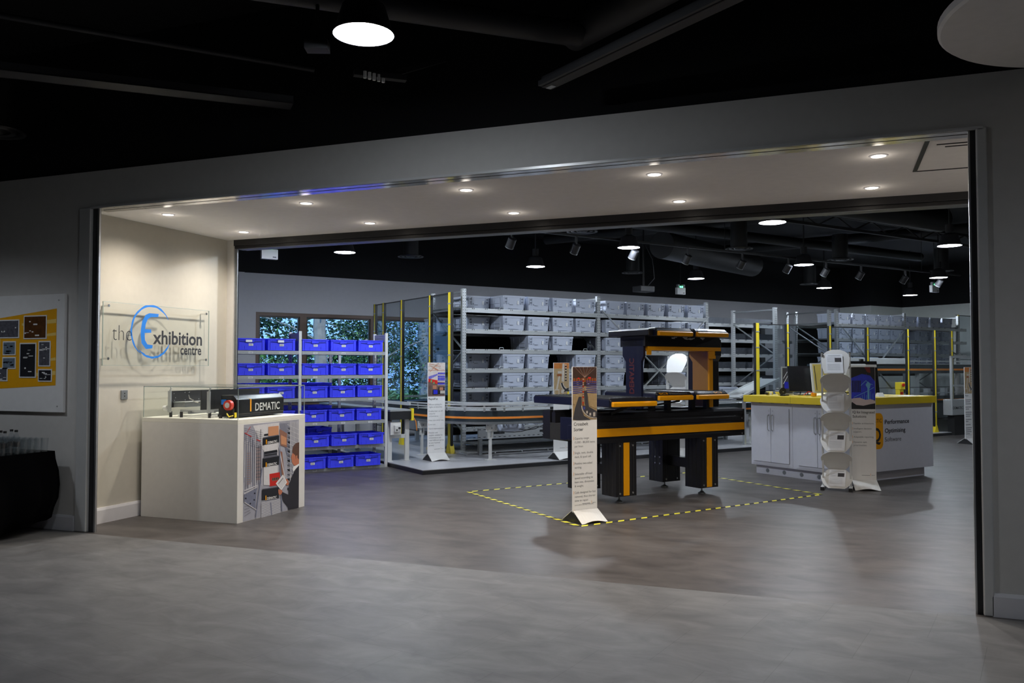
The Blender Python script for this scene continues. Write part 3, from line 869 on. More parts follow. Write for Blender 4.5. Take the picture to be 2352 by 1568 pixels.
def barcode(x, z, y, w=.055, h=.03):
    m = M().box(x-w/2, x+w/2, y-.001, y, z-h/2, z+h/2).k(1)
    for k in range(5): m.box(x-w*.35+k*w*.15, x-w*.35+k*w*.15+w*.08, y-.0016, y-.001, z-h*.3, z+h*.3)
    obj('shelf_label', m, ['label_white', 'print_grey'], tf)
for z in SH:
    for x in slots_l[1:]+slots_r: barcode(x-2.60, z-.033, -.0045, .06, .026)

def blue_bin(label, a, b, z, group, first=[None], turn=0):
    if first[0] is None:
        t = thing('storage_bin', label, 'storage bin', W(a, b, z), ANG+turn, group)
        w, d, h = .40, .44, .172
        m = M()
        m.box(-w/2+.012, w/2-.012, .012, d-.012, 0, .006)
        for x0, x1, y0, y1 in ((-w/2, w/2, 0, .007), (-w/2, w/2, d-.007, d), (-w/2, -w/2+.007, .007, d-.007), (w/2-.007, w/2, .007, d-.007)):
            m.box(x0, x1, y0, y1, .004, h)
        # rim and ribs
        m.box(-w/2-.006, w/2+.006, -.008, .0, h-.016, h); m.box(-w/2-.006, w/2+.006, d, d+.008, h-.016, h)
        m.box(-w/2-.008, -w/2, -.008, d+.008, h-.016, h); m.box(w/2, w/2+.008, -.008, d+.008, h-.016, h)
        for x in (-.165, .165): m.box(x-.004, x+.004, -.006, 0, .01, h-.016)
        for x in (-.085, .085): m.box(x-.003, x+.003, -.004, 0, .01, .06)
        for k in range(18): m.box(-.155+k*.018, -.150+k*.018, -.006, -.001, h-.03, h-.016)
        m.box(-.195, .195, -.006, 0, .0, .008)
        o = obj('shell', m, 'bin_blue', t, bevel=.0015)
        m = M()
        pts = [(-.16, .132), (-.05, .132), (-.045, .118), (.045, .118), (.05, .132), (.16, .132), (.16, .124), (.07, .118), (.05, .106), (-.05, .106), (-.07, .118), (-.16, .124)]
        m.prism(pts, 'y', -.0075, -.0005)
        obj('handle_recess_shade', m, 'bin_blue_shade', t)  # raised dark piece paints the shade of the handle recess
        m = M().box(-.032, .032, -.0045, -.0, .062, .096).k(1)
        for k in range(6): m.box(-.024+k*.008, -.020+k*.008, -.005, -.0045, .068, .090)
        obj('bin_label', m, ['label_white', 'print_grey'], t)
        m = M().box(-.06, .0, -.012, -.003, .11, .15)
        obj('clip', m, 'bin_blue', t)
        first[0] = t; return t
    return dup(first[0], W(a, b, z), ANG+turn, label, group)
lev_names = ['topmost', 'second', 'third', 'fourth', 'fifth', 'lowest']
G = 'blue bins in the front shelving'
for li, z in enumerate(SH):
    sh = [0, 0, -.01, -.02, .0, -.05][li]
    for k, a in enumerate(slots_r):
        blue_bin('blue bin on the %s shelf of the right bay, %s' % (lev_names[li], ['leftmost of three', 'middle of three', 'rightmost of three'][k]), a+sh, -12.185+(.05 if li > 3 else 0), z, G)
    for k, a in enumerate(slots_l[1:]):
        if li > 3: continue
        blue_bin('blue bin on the %s shelf of the left bay, %s' % (lev_names[li], ['beside the passage corner', 'beside the middle post'][k]), a, -12.185, z, G)
# white slips tucked in some bins
for i, (a, z, lab) in enumerate(((3.22, 1.80+.115, 'blank paper slip on the top left blue bin'), (3.68, 1.80+.115, 'torn paper slip on the top bin beside the middle post'))):
    o = obj('paper_slip', M().box(-.05, .04, -.002, 0, 0, .035), 'paper', loc=W(a, -12.185+.0135, z), rz=ANG); tag(o, lab, 'paper slip')
# rear unit behind it
RL = [1.13, .76, .40]
tr = blue_shelf(3.0, 5.0, -13.30, RL, 2.02, 'rear shelving unit seen between the front shelves, by the window', depth=.42)
G2 = 'blue bins in the rear shelving'
for li, z in enumerate(RL):
    for k, a in enumerate((3.25, 3.72, 4.19, 4.66)):
        blue_bin('blue bin in the %s row of the rear shelving, %s from the left' % (['top', 'middle', 'bottom'][li], ordn[k]), a, -13.29, z, G2)

# ---- grey totes and racks
LV = [2.585, 2.215, 1.865, 1.525, 1.185, .845, .50]
def rack_beam(m, x0, x1, y0, z, face=-1):
    m.k(0).box(x0, x1, y0, y0+.045, z-.065, z)
    m.k(1).box(x0, x1, y0-.004, y0+.05, z, z+.010)
    m.k(2); n = int((x1-x0)/.265)
    for k in range(n):
        x = x0+.12+k*.265
        m.box(x, x+.008, y0-.0065, y0+.002, z-.008, z+.013); m.box(x+.035, x+.043, y0-.0065, y0+.002, z-.008, z+.013)
    m.box(x0+.012, x0+.02, y0-.001, y0, z-.045, z-.038); m.box(x0+.012, x0+.02, y0-.001, y0, z-.03, z-.023)
def upright(t, x, y, top, w=.075, d=.06, name='upright'):
    m = M().box(x-w/2, x+w/2, y, y+d, 0, top); m.k(1)
    for k in range(int(top/.05)):
        z = .03+k*.05
        m.box(x-w*.32, x-w*.32+.009, y-.001, y, z, z+.018); m.box(x+w*.2, x+w*.2+.009, y-.001, y, z, z+.018)
    m.k(0).box(x-w/2-.03, x+w/2+.03, y-.03, y+d+.03, 0, .008)
    obj(name, m, ['galv', 'black_matt'], t)
def frame_brace(t, x, y0, y1, top):
    obj('frame_brace', M().bar((x, y0, top-.05), (x, y1, top-.05), .03, .03).bar((x, y0, top-.32), (x, y1, top-.32), .03, .03), 'galv_dark', t)
    m = M(); z = top-.35; s_ = 0
    while z > .6:
        m.bar((x, y0 if s_ else y1, z), (x, y1 if s_ else y0, z-.72), .03, .02); z -= .72; s_ ^= 1
    obj('frame_brace', m, 'galv_dark', t)
DP = 1.25
def tote_rack(label, a0, ups, top, levels, b=-12.85, xbay=None, extra=0, ends=(0, 0), loops=()):
    t = hroot('tote_rack', label, 'storage rack', a0, b, .07, 'galvanised tote racks')
    for u in ups:
        upright(t, u-a0, 0, top-.07); upright(t, u-a0, DP-.06, top-.07)
        frame_brace(t, u-a0, .03, DP-.03, top-.07)
    for z in levels:
        for u0, u1 in zip(ups, ups[1:]):
            e0 = -.0; e1 = ends[1] if u1 == ups[-1] else 0
            m = M(); rack_beam(m, u0-a0+.0375, u1-a0-.0375+e1, -.002, z-.07)
            obj('beam', m, ['galv', 'galv_light', 'black_matt'], t)
            m = M(); rack_beam(m, u0-a0+.0375, u1-a0-.0375, DP-.05, z-.07)
            obj('rear_beam', m, ['galv', 'galv_light', 'black_matt'], t)
            m = M()
            n = int((u1-u0)/.53)
            for k in range(n*2+1):
                x = u0-a0+.1+k*.265
                m.box(x, x+.03, .045, DP-.05, z-.082, z-.07)
            obj('runner', m, 'galv_dark', t)
            obj('added_dark_deck', M().box(u0-a0+.05, u1-a0-.05, .06, DP-.06, z-.094, z-.084), 'black_matt', t)  # black sheet added on each level to block light from above
    for u0, u1 in zip(ups, ups[1:]): obj('added_dark_backing', M().box(u0-a0+.05, u1-a0-.05, DP+.01, DP+.016, levels[-1]-.3, levels[0]-.1), 'black_matt', t)  # black backing added so the gaps behind the totes stay dark
    for (x, z) in loops:
        x -= a0; z -= .06
        obj('stop_loop', M().tube([(x-.045, .01, z), (x-.035, .01, z+.035), (x+.035, .01, z+.035), (x+.045, .01, z)], .005, 6), 'galv_light', t)
    if xbay:
        for (p, q) in xbay:
            obj('cross_brace', M().bar((p[0]-a0, -.03, p[1]-.07), (q[0]-a0, -.03, q[1]-.07), .008, .05, (0, 1, 0)), 'galv_light', t)
    return t
tote_rack('long galvanised tote rack with two bays of grey totes, beside the yellow post', 7.1, [7.1, 10.07, 12.97], 2.93, LV, xbay=(((10.12, 2.66), (12.92, .40)), ((12.98, 2.62), (10.18, .36))),
          loops=[(7.9-.03, z) for z in LV[:5]]+[(8.47-.53+.0+.53, LV[2]), (9.75, LV[2])])
tote_rack('galvanised rack at the far right with three rows of grey totes', 17.28, [17.28, 20.0, 22.45], 2.95, [2.60, 2.245, 1.90, 1.55], xbay=(((17.32, 2.60), (19.9, .6)), ((20.02, 2.58), (17.35, .5))), ends=(0, .4))
# empty middle part: one tall frame in the aisle and the rear beams behind it
t = hroot('rack_frame', 'tall galvanised upright frame standing open between the two tote racks', 'rack frame', 15.12, -12.85, .07)
upright(t, 0, 0, 2.84, .085); upright(t, 0, DP, 2.84, .085); frame_brace(t, 0, .03, DP, 2.84)
t = hroot('rack_frame', 'galvanised upright frame to the left of the far right tote rack', 'rack frame', 17.02, -12.85, .07)
upright(t, 0, 0, 2.86, .075); upright(t, 0, DP, 2.86, .075); frame_brace(t, 0, .03, DP, 2.86)
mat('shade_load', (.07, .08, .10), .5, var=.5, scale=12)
t = hroot('rear_rack', 'empty galvanised shelf beams behind the open upright frame', 'storage rack', 13.1, -14.2, .07)
for x in (0.25, 1.3, 2.9, 4.1): upright(t, x, .05, 2.75 if x < 1 else 2.5)
for z in LV[:5]:
    m = M(); rack_beam(m, 0, 4.2, 0, z-.07); obj('beam', m, ['galv', 'galv_light', 'black_matt'], t)
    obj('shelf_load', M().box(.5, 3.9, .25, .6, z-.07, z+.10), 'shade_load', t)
    obj('added_dark_shelf', M().box(0.05, 4.15, .05, .9, z-.09, z-.08), 'black_matt', t)  # black sheet added under each load to block light
obj('added_dark_backing', M().box(-.1, 4.3, .95, .96, .3, 2.5), 'black_matt', t)  # black backing added to darken the gaps between the loads

def tote(label, a, b, z, group, first={}, m_='tote_grey', turn=0):
    if m_ not in first:
        t = thing('tote', label, 'tote', W(a, b, z), ANG+turn, group)
        w, d, h = .46, .62, .255
        m = M()
        # tapered shell
        n = len(m.v)
        for (s_, z_) in ((.93, 0.0), (1.0, h-.03)):
            for (x, y) in ((-w/2, 0), (w/2, 0), (w/2, d), (-w/2, d)):
                m.v.append((x*s_, d/2+(y-d/2)*(.5+s_*.5), z_))
        for q in ((0,3,2,1),(0,1,5,4),(1,2,6,5),(2,3,7,6),(3,0,4,7)): m.face(tuple(n+i for i in q))
        i_ = .012
        m.box(-w/2+i_, w/2-i_, i_, d-i_, h-.10, h-.095)
        for x0, x1, y0, y1 in ((-w/2-.008, w/2+.008, -.008, .012), (-w/2-.008, w/2+.008, d-.012, d+.008), (-w/2-.008, -w/2+.012, .012, d-.012), (w/2-.012, w/2+.008, .012, d-.012)):
            m.box(x0, x1, y0, y1, h-.034, h)
        # front ribs and corner ladders
        for sx in (-1, 1):
            for x in (.145, .205): m.box(sx*x-.006, sx*x+.006, -.012, .006, .10, h-.03)
            for zz in (.11, .165): m.box(sx*.175-.036, sx*.175+.036, -.012, .004, zz, zz+.012)
            for zz in (.05, .12): m.box(sx*(w/2)-.008, sx*(w/2)+.008, .1, d-.1, zz, zz+.01)
            for yy in (.1, .3, .5): m.box(sx*(w/2)-.008, sx*(w/2)+.008, yy-.006, yy+.006, .02, h-.03)
        m.box(-.11, .10, -.010, .004, .02, .028); m.box(-.11, -.104, -.010, .004, .095, .12)
        m.k(1)  # darker slots put the recess shade into the colour
        for sx in (-1, 1):
            for zz in (.126, .181): m.box(sx*.175-.030, sx*.175+.030, -.002, .003, zz, zz+.028)
        m.box(-.085, -.02, -.008, .006, .088, .096)
        obj('shell', m, [m_, 'tote_recess_shade'], t)
        obj('tote_label', M().box(.072, .102, -.009, -.002, .10, .165), 'label_white', t)
        first[m_] = t; return t
    return dup(first[m_], W(a, b, z), ANG+turn, label, group)
rows = ['topmost', 'second', 'third', 'fourth', 'fifth', 'sixth', 'seventh']
SL = [7.60, 8.125, 8.665, 9.215, 9.75]; SR = [10.47, 11.0, 11.54, 12.095, 12.645]
occ = {0: ('.1111', '11111'), 1: ('.1111', '11111'), 2: ('..11.', '1.1.1'), 3: ('.11.1', '11.11'), 4: ('.1111', '1..11'), 5: ('.111.', '11.11'), 6: ('..111', '1.11.')}
GT = 'grey totes on the long rack'
for r, (l, rr) in occ.items():
    z = LV[r]+.012
    for side, s_, sl in (('left', l, SL), ('right', rr, SR)):
        for k, c in enumerate(s_):
            if c == '1':
                tote('grey tote, %s bay of the long rack, %s level, %s slot from the left' % (side, rows[r], ordn[k]), sl[k], -12.85, z, GT)
    if r in (0, 1, 3, 4, 5):
        tote('grey tote pushed back at the left end, %s level of the long rack' % rows[r], 7.62, -13.25, z, GT)
    if r in (1, 3, 4):
        tote('grey tote at the very back left corner, %s level of the long rack' % rows[r], 7.42 if r != 1 else 7.40, -13.93, z, GT)
for r, z in enumerate((2.60, 2.245, 1.90, 1.55)):
    for k in range(5):
        if r == 3 and k > 2: continue
        tote('grey tote, first bay of the far right rack, %s level, %s from the left' % (rows[r], ordn[k]), 17.60+.52*k, -12.87, z+.012, 'grey totes on the far right rack')
    for k in range(4):
        if r == 1 and k == 0: continue
        tote('grey tote, shaded second bay of the far right rack, %s level, %s slot' % (rows[r], ordn[k]), 20.3+.54*k, -12.87, z+.012, 'grey totes on the far right rack')

# ---- safety fences
def fence(label, a, b, posts, top, turn, panels=True, big=None, bottom=.3):
    """posts: distances along local x"""
    t = hroot('safety_fence', label, 'safety fence', a, b, .07, None, turn)
    for i, x in enumerate(posts):
        w = .042 if i == 0 else .022
        m = M().box(x-w, x+w, -.03, .03, 0, top-.07); m.k(1)
        if i: m.box(x+w, x+w+.03, -.03, .03, 0, top-.07)
        m.box(x-w-.012, x-w, -.025, .025, .1, top-.07).box(x+w, x+w+.012, -.025, .025, .1, top-.07)
        m.k(0).prism([(x-w-.06, 0), (x+w+.06, 0), (x+w, .16), (x-w, .16)], 'y', -.04, .04)
        obj('post', m, ['yellow_ind', 'black_satin'], t)
        m = M()
        for f in (.93, .80, .61, .2): m.box(x-w-.006, x+w+.006, -.036, .036, (top-.07)*f-.012, (top-.07)*f+.008)
        obj('clamp', m, 'galv', t)
    for x0, x1 in zip(posts, posts[1:]):
        if not panels: break
        y = .0; z0, z1 = bottom, top-.08
        obj('panel', M().box(x0+.05, x1-.05, -.003, .003, z0, z1), 'fence_glass', t)
        m = M().box(x0+.05, x1-.05, -.008, .008, z1-.015, z1+.004).box(x0+.05, x1-.05, -.008, .008, z0, z0+.018)
        m.box(x0+.05, x1-.05, -.006, .006, z0+(z1-z0)*.36, z0+(z1-z0)*.36+.012)
        obj('panel_edge', m, 'black_satin', t)
    return t
# left fence runs away from the viewer (-b); local x -> -b  : turn +90
fence('yellow-posted smoked safety fence receding to the window, left of the long rack', 6.87, -12.92, [0, .76, 1.98, 2.86, 3.3], 2.86, PI/2)
fence('yellow-posted clear safety fence along the platform edge behind the counter', 12.62, -11.2, [0, .87, 2.17, 3.42, 4.87, 5.91, 6.6], 2.41, 0)
fence('short yellow-posted fence beside the end of the far right rack', 23.0, -13.2, [0, .75], 3.02, 0, bottom=1.0)

# ---- conveyors on the platform
t = hroot('roller_conveyor', 'long curved roller conveyor with an orange side strip along the platform front', 'conveyor', 6.25, -11.4, .07)
ctrl = [(0, 1.9), (.03, 1.2), (.13, .70), (.37, .30), (.75, .07), (1.25, 0), (2.75, .02), (6.75, .05)]
def catmull(P, n=7):
    out = []
    Q = [P[0]]+P+[P[-1]]
    for i in range(1, len(Q)-2):
        p0, p1, p2, p3 = Q[i-1], Q[i], Q[i+1], Q[i+2]
        for k in range(n):
            u = k/n
            out.append(tuple(.5*((2*p1[c])+(-p0[c]+p2[c])*u+(2*p0[c]-5*p1[c]+4*p2[c]-p3[c])*u*u+(-p0[c]+3*p1[c]-3*p2[c]+p3[c])*u**3) for c in (0, 1)))
    out.append(P[-1]); return out
path = catmull(ctrl)
nrm = []
for i in range(len(path)):
    p, q = path[max(i-1, 0)], path[min(i+1, len(path)-1)]
    d = Vector((q[0]-p[0], q[1]-p[1])).normalized(); nrm.append((-d.y, d.x))
def strip(m, o0, o1, z0, z1):
    n0 = len(m.v)
    for (x, y), (nx, ny) in zip(path, nrm):
        for o_, z_ in ((o0, z0), (o1, z0), (o1, z1), (o0, z1)): m.v.append((x+nx*o_, y+ny*o_, z_))
    for i in range(len(path)-1):
        for j in range(4):
            k = (j+1) % 4; m.face((n0+i*4+j, n0+i*4+k, n0+i*4+4+k, n0+i*4+4+j))
    m.face((n0+3, n0+2, n0+1, n0)); e = n0+(len(path)-1)*4; m.face((e, e+1, e+2, e+3))
    return m
mat('conv_side', (.05, .065, .075), .3, .4)
CWD = .50
obj('side_frame', strip(M(), 0, .03, .585, .79), 'conv_side', t)
obj('side_frame', strip(M(), CWD-.03, CWD, .585, .79), 'conv_side', t)
obj('lower_channel', strip(M(), -.012, .0, .575, .615), 'galv_dark', t)
obj('orange_strip', strip(M(), -.008, .0, .664, .697), 'orange_strip', t)
obj('side_rail', strip(M(), -.004, .035, .79, .80), 'galv_light', t)
obj('side_rail', strip(M(), CWD-.035, CWD+.005, .79, .80), 'galv_light', t)
for q in ((-.03, -.012, .875, .90), (CWD+.01, CWD+.03, .875, .905), (-.03, -.016, .835, .855)): obj('guide_rail', strip(M(), *q), 'galv_light', t)
m = M()
acc = 0
for i in range(len(path)-1):
    (x0, y0), (x1, y1) = path[i], path[i+1]; L_ = math.hypot(x1-x0, y1-y0); k = int((acc+L_)/.09)-int(acc/.09)
    for j in range(k):
        f = (j+.5)/k; x = x0+(x1-x0)*f; y = y0+(y1-y0)*f; nx = nrm[i][0]*(1-f)+nrm[i+1][0]*f; ny = nrm[i][1]*(1-f)+nrm[i+1][1]*f
        m.cyl((x+nx*.03, y+ny*.03, .775), (x+nx*(CWD-.03), y+ny*(CWD-.03), .775), .02, n=10)
    acc += L_
obj('roller_bed', m, 'galv', t, smooth=True)
for i in range(4, len(path), 5):
    (x, y), (nx, ny) = path[i], nrm[i]
    obj('rail_bracket', M().bar((x-nx*.01, y-ny*.01, .78), (x-nx*.02, y-ny*.02, .89), .03, .012), 'galv', t)
for i in (26, 38):
    (x, y), (nx, ny) = path[i], nrm[i]
    obj('sensor', M().box(x-.04, x+.04, y-.06, y-.02, .80, .84), 'black_satin', t)
for (x, y) in ((.67, .22), (.08, 1.5), (2.9, .12), (4.8, .14), (6.6, .14)):
    obj('leg', M().box(x-.022, x+.022, y+.02, y+.05, 0, .36).box(x-.04, x-.015, y+.015, y+.055, .34, .58).box(x+.015, x+.04, y+.015, y+.055, .34, .58).box(x-.09, x+.09, y-.02, y+.09, 0, .008), 'shelf_cream', t)
    m = M().box(x-.10, x+.10, y-.016, y+.0, .46, .575); m.k(1).cyl((x, y-.017, .51), (x, y-.02, .51), .014, n=12)
    for q in (-.075, .075):
        for zz in (.485, .555): m.cyl((x+q, y-.017, zz), (x+q, y-.02, zz), .006, n=8)
    obj('leg_bracket', m, ['shelf_cream', 'galv_dark'], t)
obj('drive_motor', M().cyl((.9, .35, .50), (1.35, .35, .50), .07, n=20).box(1.0, 1.2, .27, .43, .5, .58), 'tote_grey', t)
for (x0, x1, z0, s_) in ((.6, 1.6, .50, 0), (1.1, 2.2, .52, 1), (1.6, 3.0, .5, 2), (2.8, 4.2, .52, 3)):
    obj('cable', M().tube([(x0+(x1-x0)*i/8, .25+.05*math.sin(i+s_), z0-.07*math.sin(i*PI/8*(1+s_ % 2))) for i in range(9)], .008, 6), 'black_satin', t)

t = hroot('belt_feeder', 'black-sided feeder conveyor between the blue shelving and the fence', 'conveyor', 5.42, -12.2, .07)
obj('end_panel', M().box(0, .36, 0, .04, .66, .785), 'black_satin', t)
obj('end_cap', M().box(.36, .40, -.02, .05, .64, .83), 'yellow_ind', t)
obj('deck', M().box(0, .40, .0, 3.3, .79, .815), 'galv', t)
obj('side_plate', M().box(0, .03, .04, 3.3, .64, .79), 'black_satin', t)
obj('side_plate', M().box(.37, .40, .05, 3.3, .64, .79), 'black_satin', t)
obj('guide_rail', M().bar((.385, .1, .90), (.385, 3.2, .90), .03, .05), 'galv_light', t)
obj('guide_rail', M().bar((.0, .3, .88), (.0, 3.2, .88), .02, .05), 'galv_light', t)
for x in (.04, .34):
    for y in (.12, 2.2): obj('leg', M().box(x-.035, x+.035, y-.02, y+.02, 0, .66).box(x-.045, x+.045, y-.05, y+.05, 0, .008), 'shelf_cream', t)
obj('cross_bar', M().box(.06, .32, .11, .13, .36, .42), 'shelf_cream', t)
b_ = obj('control_box', M().box(.02, .20, .03, .07, .42, .62).box(.07, .17, -.03, .03, .47, .57), 'plastic_white', t, bevel=.004)
obj('control_knob', M().cyl((.14, -.03, .53), (.14, -.055, .53), .016, n=12).cyl((.10, -.03, .5), (.10, -.04, .5), .012, n=10), 'black_satin', t)
obj('orange_cable', M().tube([(.40, -.02, .68), (.43, -.03, .62), (.45, -.02, .50), (.46, .0, .48)], .008, 6), 'orange_strip', t)

# second, rear conveyor under the long rack and grating
t = hroot('floor_frame', 'slotted galvanised channel running low behind the conveyor legs', 'rack base', 7.5, -12.35, .07)
m = M().box(-.4, 5.6, 0, .03, .28, .45).box(-.6, 5.6, 0, .05, .45, .46).box(-.6, 5.6, 0, .05, .27, .28); m.k(1)
for i in range(60): 
    x = -.5+i*.1; m.box(x, x+.045, -.001, 0, .425, .435); m.box(x, x+.045, -.001, 0, .295, .305)
for i in range(6): m.box(-.1+i*.95, .12+i*.95, -.002, 0, .345, .385)
obj('channel', m, ['galv', 'black_matt'], t)
for x in (-.35, 1.6, 3.6, 5.5): obj('leg', M().box(x-.03, x+.03, .0, .06, 0, .28), 'galv_dark', t)
obj('tray', M().box(-.4, 5.6, .1, .9, .16, .175), 'galv_dark', t)
m = M()
for i in range(14): m.box(-.6, 5.6, .06+i*.09, .085+i*.09, .03, .05)
for i in range(12): m.box(-.6+i*.55, -.57+i*.55, .05, 1.3, .01, .03)
obj('grating', m, 'galv', t)
# shelving loops in aisle behind the left fence: distant conveyor and frame
t = hroot('far_conveyor', 'dark conveyor seen through the smoked fence below the window', 'conveyor', 7.15, -15.6, .07)
obj('side_frame', M().box(0, 4.2, 0, .6, .62, .80), 'black_satin', t)
obj('guide_rail', M().bar((0, -.03, .9), (4.2, -.03, .9), .03, .04), 'galv', t)
for x in (.4, 2.4, 3.8): obj('leg', M().box(x-.04, x+.04, .02, .08, 0, .62), 'yellow_ind' if x > 2 else 'galv', t)
t = hroot('lift_mast', 'tall perforated mast with short rungs behind the smoked fence', 'machine mast', 7.6, -14.9, .07)
obj('mast', M().box(-.04, .04, 0, .08, 0, 2.5).box(.45, .53, 0, .08, 0, 2.5), 'galv', t)
obj('rung', M().box(.0, .5, .02, .05, .5, .52).box(.0, .5, .02, .05, 1.0, 1.02).box(.0, .5, .02, .05, 1.5, 1.52).box(.0, .5, .02, .05, 2.0, 2.02), 'galv_light', t)

# ---- banner stands
def banner(t, pic, title, lines, accent=True, h=1.56, w=.31):
    """local x across, -y front, panel standing in a folded foot"""
    obj('panel', M().box(0, w, -.006, .006, .012, h), 'sheet_white', t)
    # A-shaped folded foot
    fz = .115
    m = M()
    n = 10
    pts = []
    for i in range(n+1):
        f = i/n; pts.append((-.0+ (w+.012)*f-.006, -.17+.0, .004+.022*max(0, math.sin(PI*(f-.08)/.84))))
    for i in range(n):
        a, b = pts[i], pts[i+1]
        fx0, fx1 = w*i/n, w*(i+1)/n
        m.quad(a, b, (fx1, -.012, fz), (fx0, -.012, fz))
        m.quad((fx0, .012, fz), (fx1, .012, fz), (b[0], .17, b[2]), (a[0], .17, a[2]))
    o = obj('foot', m, 'plastic_white', t)
    s_ = o.modifiers.new('thick', 'SOLIDIFY'); s_.thickness = .005; s_.offset = 0
    m = M().prism([(-.16, .001), (.16, .001), (.0, fz-.012)], 'x', -.003, .003)
    m.prism([(-.16, .001), (.16, .001), (.0, fz-.012)], 'x', w-.003, w+.003)
    obj('foot_brace', m, 'black_satin', t)
    y = -.0068
    pz0, pz1 = h-(.54*h/1.56), h-.004
    pic(t, .004, w-.004, pz0, pz1, y)
    m = M(); z = pz0-.055
    for ln in title:
        put_text(m, ln, .016, z-.0, .046, y, min(w-.03, text_vf(ln, .008)[2]*.046), .008); z -= .054
    obj('heading', m, 'text_black', t)
    m = M(); mb = M(); z -= .03
    for para in lines:
        for i, ln in enumerate(para):
            if i == 0: mb.box(.012, .0155, y-.0003, y, z-.004, z+.028)
            if ln[0] == '_':
                m.box(.026, .026+float(ln[1:]), y-.0004, y, z+.004, z+.016); z -= .040; continue
            v, f, wd_ = text_vf(ln); sz = .030 if wd_*.030 < w-.045 else (w-.045)/wd_
            put_text(m, ln, .026, z, sz if not ln.startswith('(') else .017, y)
            z -= .040
        z -= .026
    obj('bullet_text', m, 'text_grey', t); obj('bullet_mark', mb, 'orange_ind', t)
    m = M(); put_text(m, 'DEMATIC', w-.062, .175, .010, y, .045, .01)
    m.box(.12, .22, y-.0004, y, .175, .179)
    obj('small_logo', m, 'text_grey', t)
    obj('logo_mark', M().box(w-.073, w-.070, y-.0003, y, .17, .20), 'orange_ind', t)
def quads(t, mats, items, x0, x1, z0, z1, y, name='picture'):
    m = M()
    for j, (mi, pts) in enumerate(items):
        m.k(mi); m.quad(*[(x0+(x1-x0)*min(1, max(0, px)), y-.00005*j, z0+(z1-z0)*min(1, max(0, pz))) for px, pz in pts])
    return obj(name, m, mats, t)
def R(mi, x0, z0, x1, z1): return (mi, [(x0, z0), (x1, z0), (x1, z1), (x0, z1)])
def Ln(mi, x0, z0, x1, z1, w):
    d = math.hypot(x1-x0, (z1-z0)*1.8) or 1; nx, nz = -(z1-z0)*1.8/d*w/2, (x1-x0)/d*w/3.6
    return (mi, [(x0+nx, z0+nz), (x0-nx, z0-nz), (x1-nx, z1-nz), (x1+nx, z1+nz)])
for nm, c in (('pic_sky', (225, 212, 205)), ('pic_floor', (120, 95, 88)), ('pic_blue', (45, 50, 205)), ('pic_mblue', (72, 76, 150)), ('pic_beam', (70, 50, 42)), ('pic_red', (215, 45, 35)), ('pic_green', (110, 165, 110)), ('pic_tan', (190, 130, 100)),
              ('pic_sand', (176, 150, 110)), ('pic_dark', (36, 34, 38)), ('pic_wood', (205, 128, 62)), ('pic_steel', (200, 190, 178)), ('pic_navy', (12, 14, 60)), ('pic_cyan', (60, 140, 240)), ('pic_slate', (70, 68, 72)), ('pic_rust', (150, 82, 40))):
    mat(nm, s2l(*c), .35, var=.25, scale=30)
def pic_shelf(t, x0, x1, z0, z1, y):
    rn = random.Random(8)
    it = [R(0, 0, 0, 1, 1), (1, [(0, 0), (1, 0), (1, .42), (0, .45)])]
    for i in range(16): it.append(Ln(5 if i % 2 else 6, rn.uniform(0, .3), rn.uniform(.7, 1), rn.uniform(.5, 1), rn.uniform(.72, 1), .03))
    for r, zz in enumerate((.66, .57, .47, .35)):
        for k in range(5): it.append(R(2, .58+k*.085, zz, .65+k*.085, zz+(.05 if r != 2 else .09)))
        it.append(R(6, .56, zz-.02, 1, zz))
    for k in range(7): it.append(R(2, .04+k*.075, .5+k*.02, .09+k*.075, .60+k*.012))
    it += [(3, [(.02, .43), (.55, .37), (.56, .48), (.02, .53)]), R(4, .14, .42, .24, .49), R(4, .3, .37, .38, .43)]
    it += [R(5, .28, .22, .5, .33), R(7, .26, .05, .6, .2), R(2, .32, .07, .56, .19), R(7, .6, .06, .98, .28), R(5, .68, .18, .9, .27), R(6, .72, .08, 1, .17)]
    for i in range(8): it.append(Ln(7, .0, .32-i*.035, .2, .3-i*.035, .012))
    quads(t, ['pic_sky', 'pic_floor', 'pic_blue', 'pic_red', 'pic_green', 'pic_tan', 'pic_steel', 'pic_dark'], it, x0, x1, z0, z1, y)
def pic_curve(t, x0, x1, z0, z1, y):
    it = [R(0, 0, 0, 1, 1), R(1, 0, .83, 1, 1)]
    for i in range(9): it.append(R(2, .04+i*.1, .86, .05+i*.1, .99))
    for i in range(4): it.append(R(2, 0, .85+i*.04, 1, .855+i*.04))
    it += [(3, [(.08, .08), (.2, .1), (.42, .62), (.3, .6)]), (3, [(.5, .45), (.66, .42), (.7, .98), (.56, .98)])]
    for i in range(6): it += [R(4, .72, .45+i*.085, .84, .49+i*.085), R(3, .73, .50+i*.085, .83, .525+i*.085)]
    for i in range(8):
        a0, a1 = math.radians(190+i*10), math.radians(200+i*10)
        for r0, r1, mi in ((.40, .60, 3), (.45, .55, 4)):
            it.append((mi, [(1+r0*math.cos(a0), .45+r0*.6*math.sin(a0)), (1+r1*math.cos(a0), .45+r1*.6*math.sin(a0)), (1+r1*math.cos(a1), .45+r1*.6*math.sin(a1)), (1+r0*math.cos(a1), .45+r0*.6*math.sin(a1))]))
    it += [R(3, .02, .02, .35, .2), R(0, .06, .05, .3, .17), (3, [(.45, .1), (.62, .06), (.68, .16), (.5, .2)]), (4, [(.62, .12), (.95, .14), (.98, .25), (.8, .22)]), R(5, .88, .0, 1, .13), R(2, .2, .6, .5, .66), R(3, .25, .68, .5, .75)]
    quads(t, ['pic_sand', 'pic_wood', 'pic_rust', 'pic_steel', 'pic_dark', 'yellow_ind'], it, x0, x1, z0, z1, y)
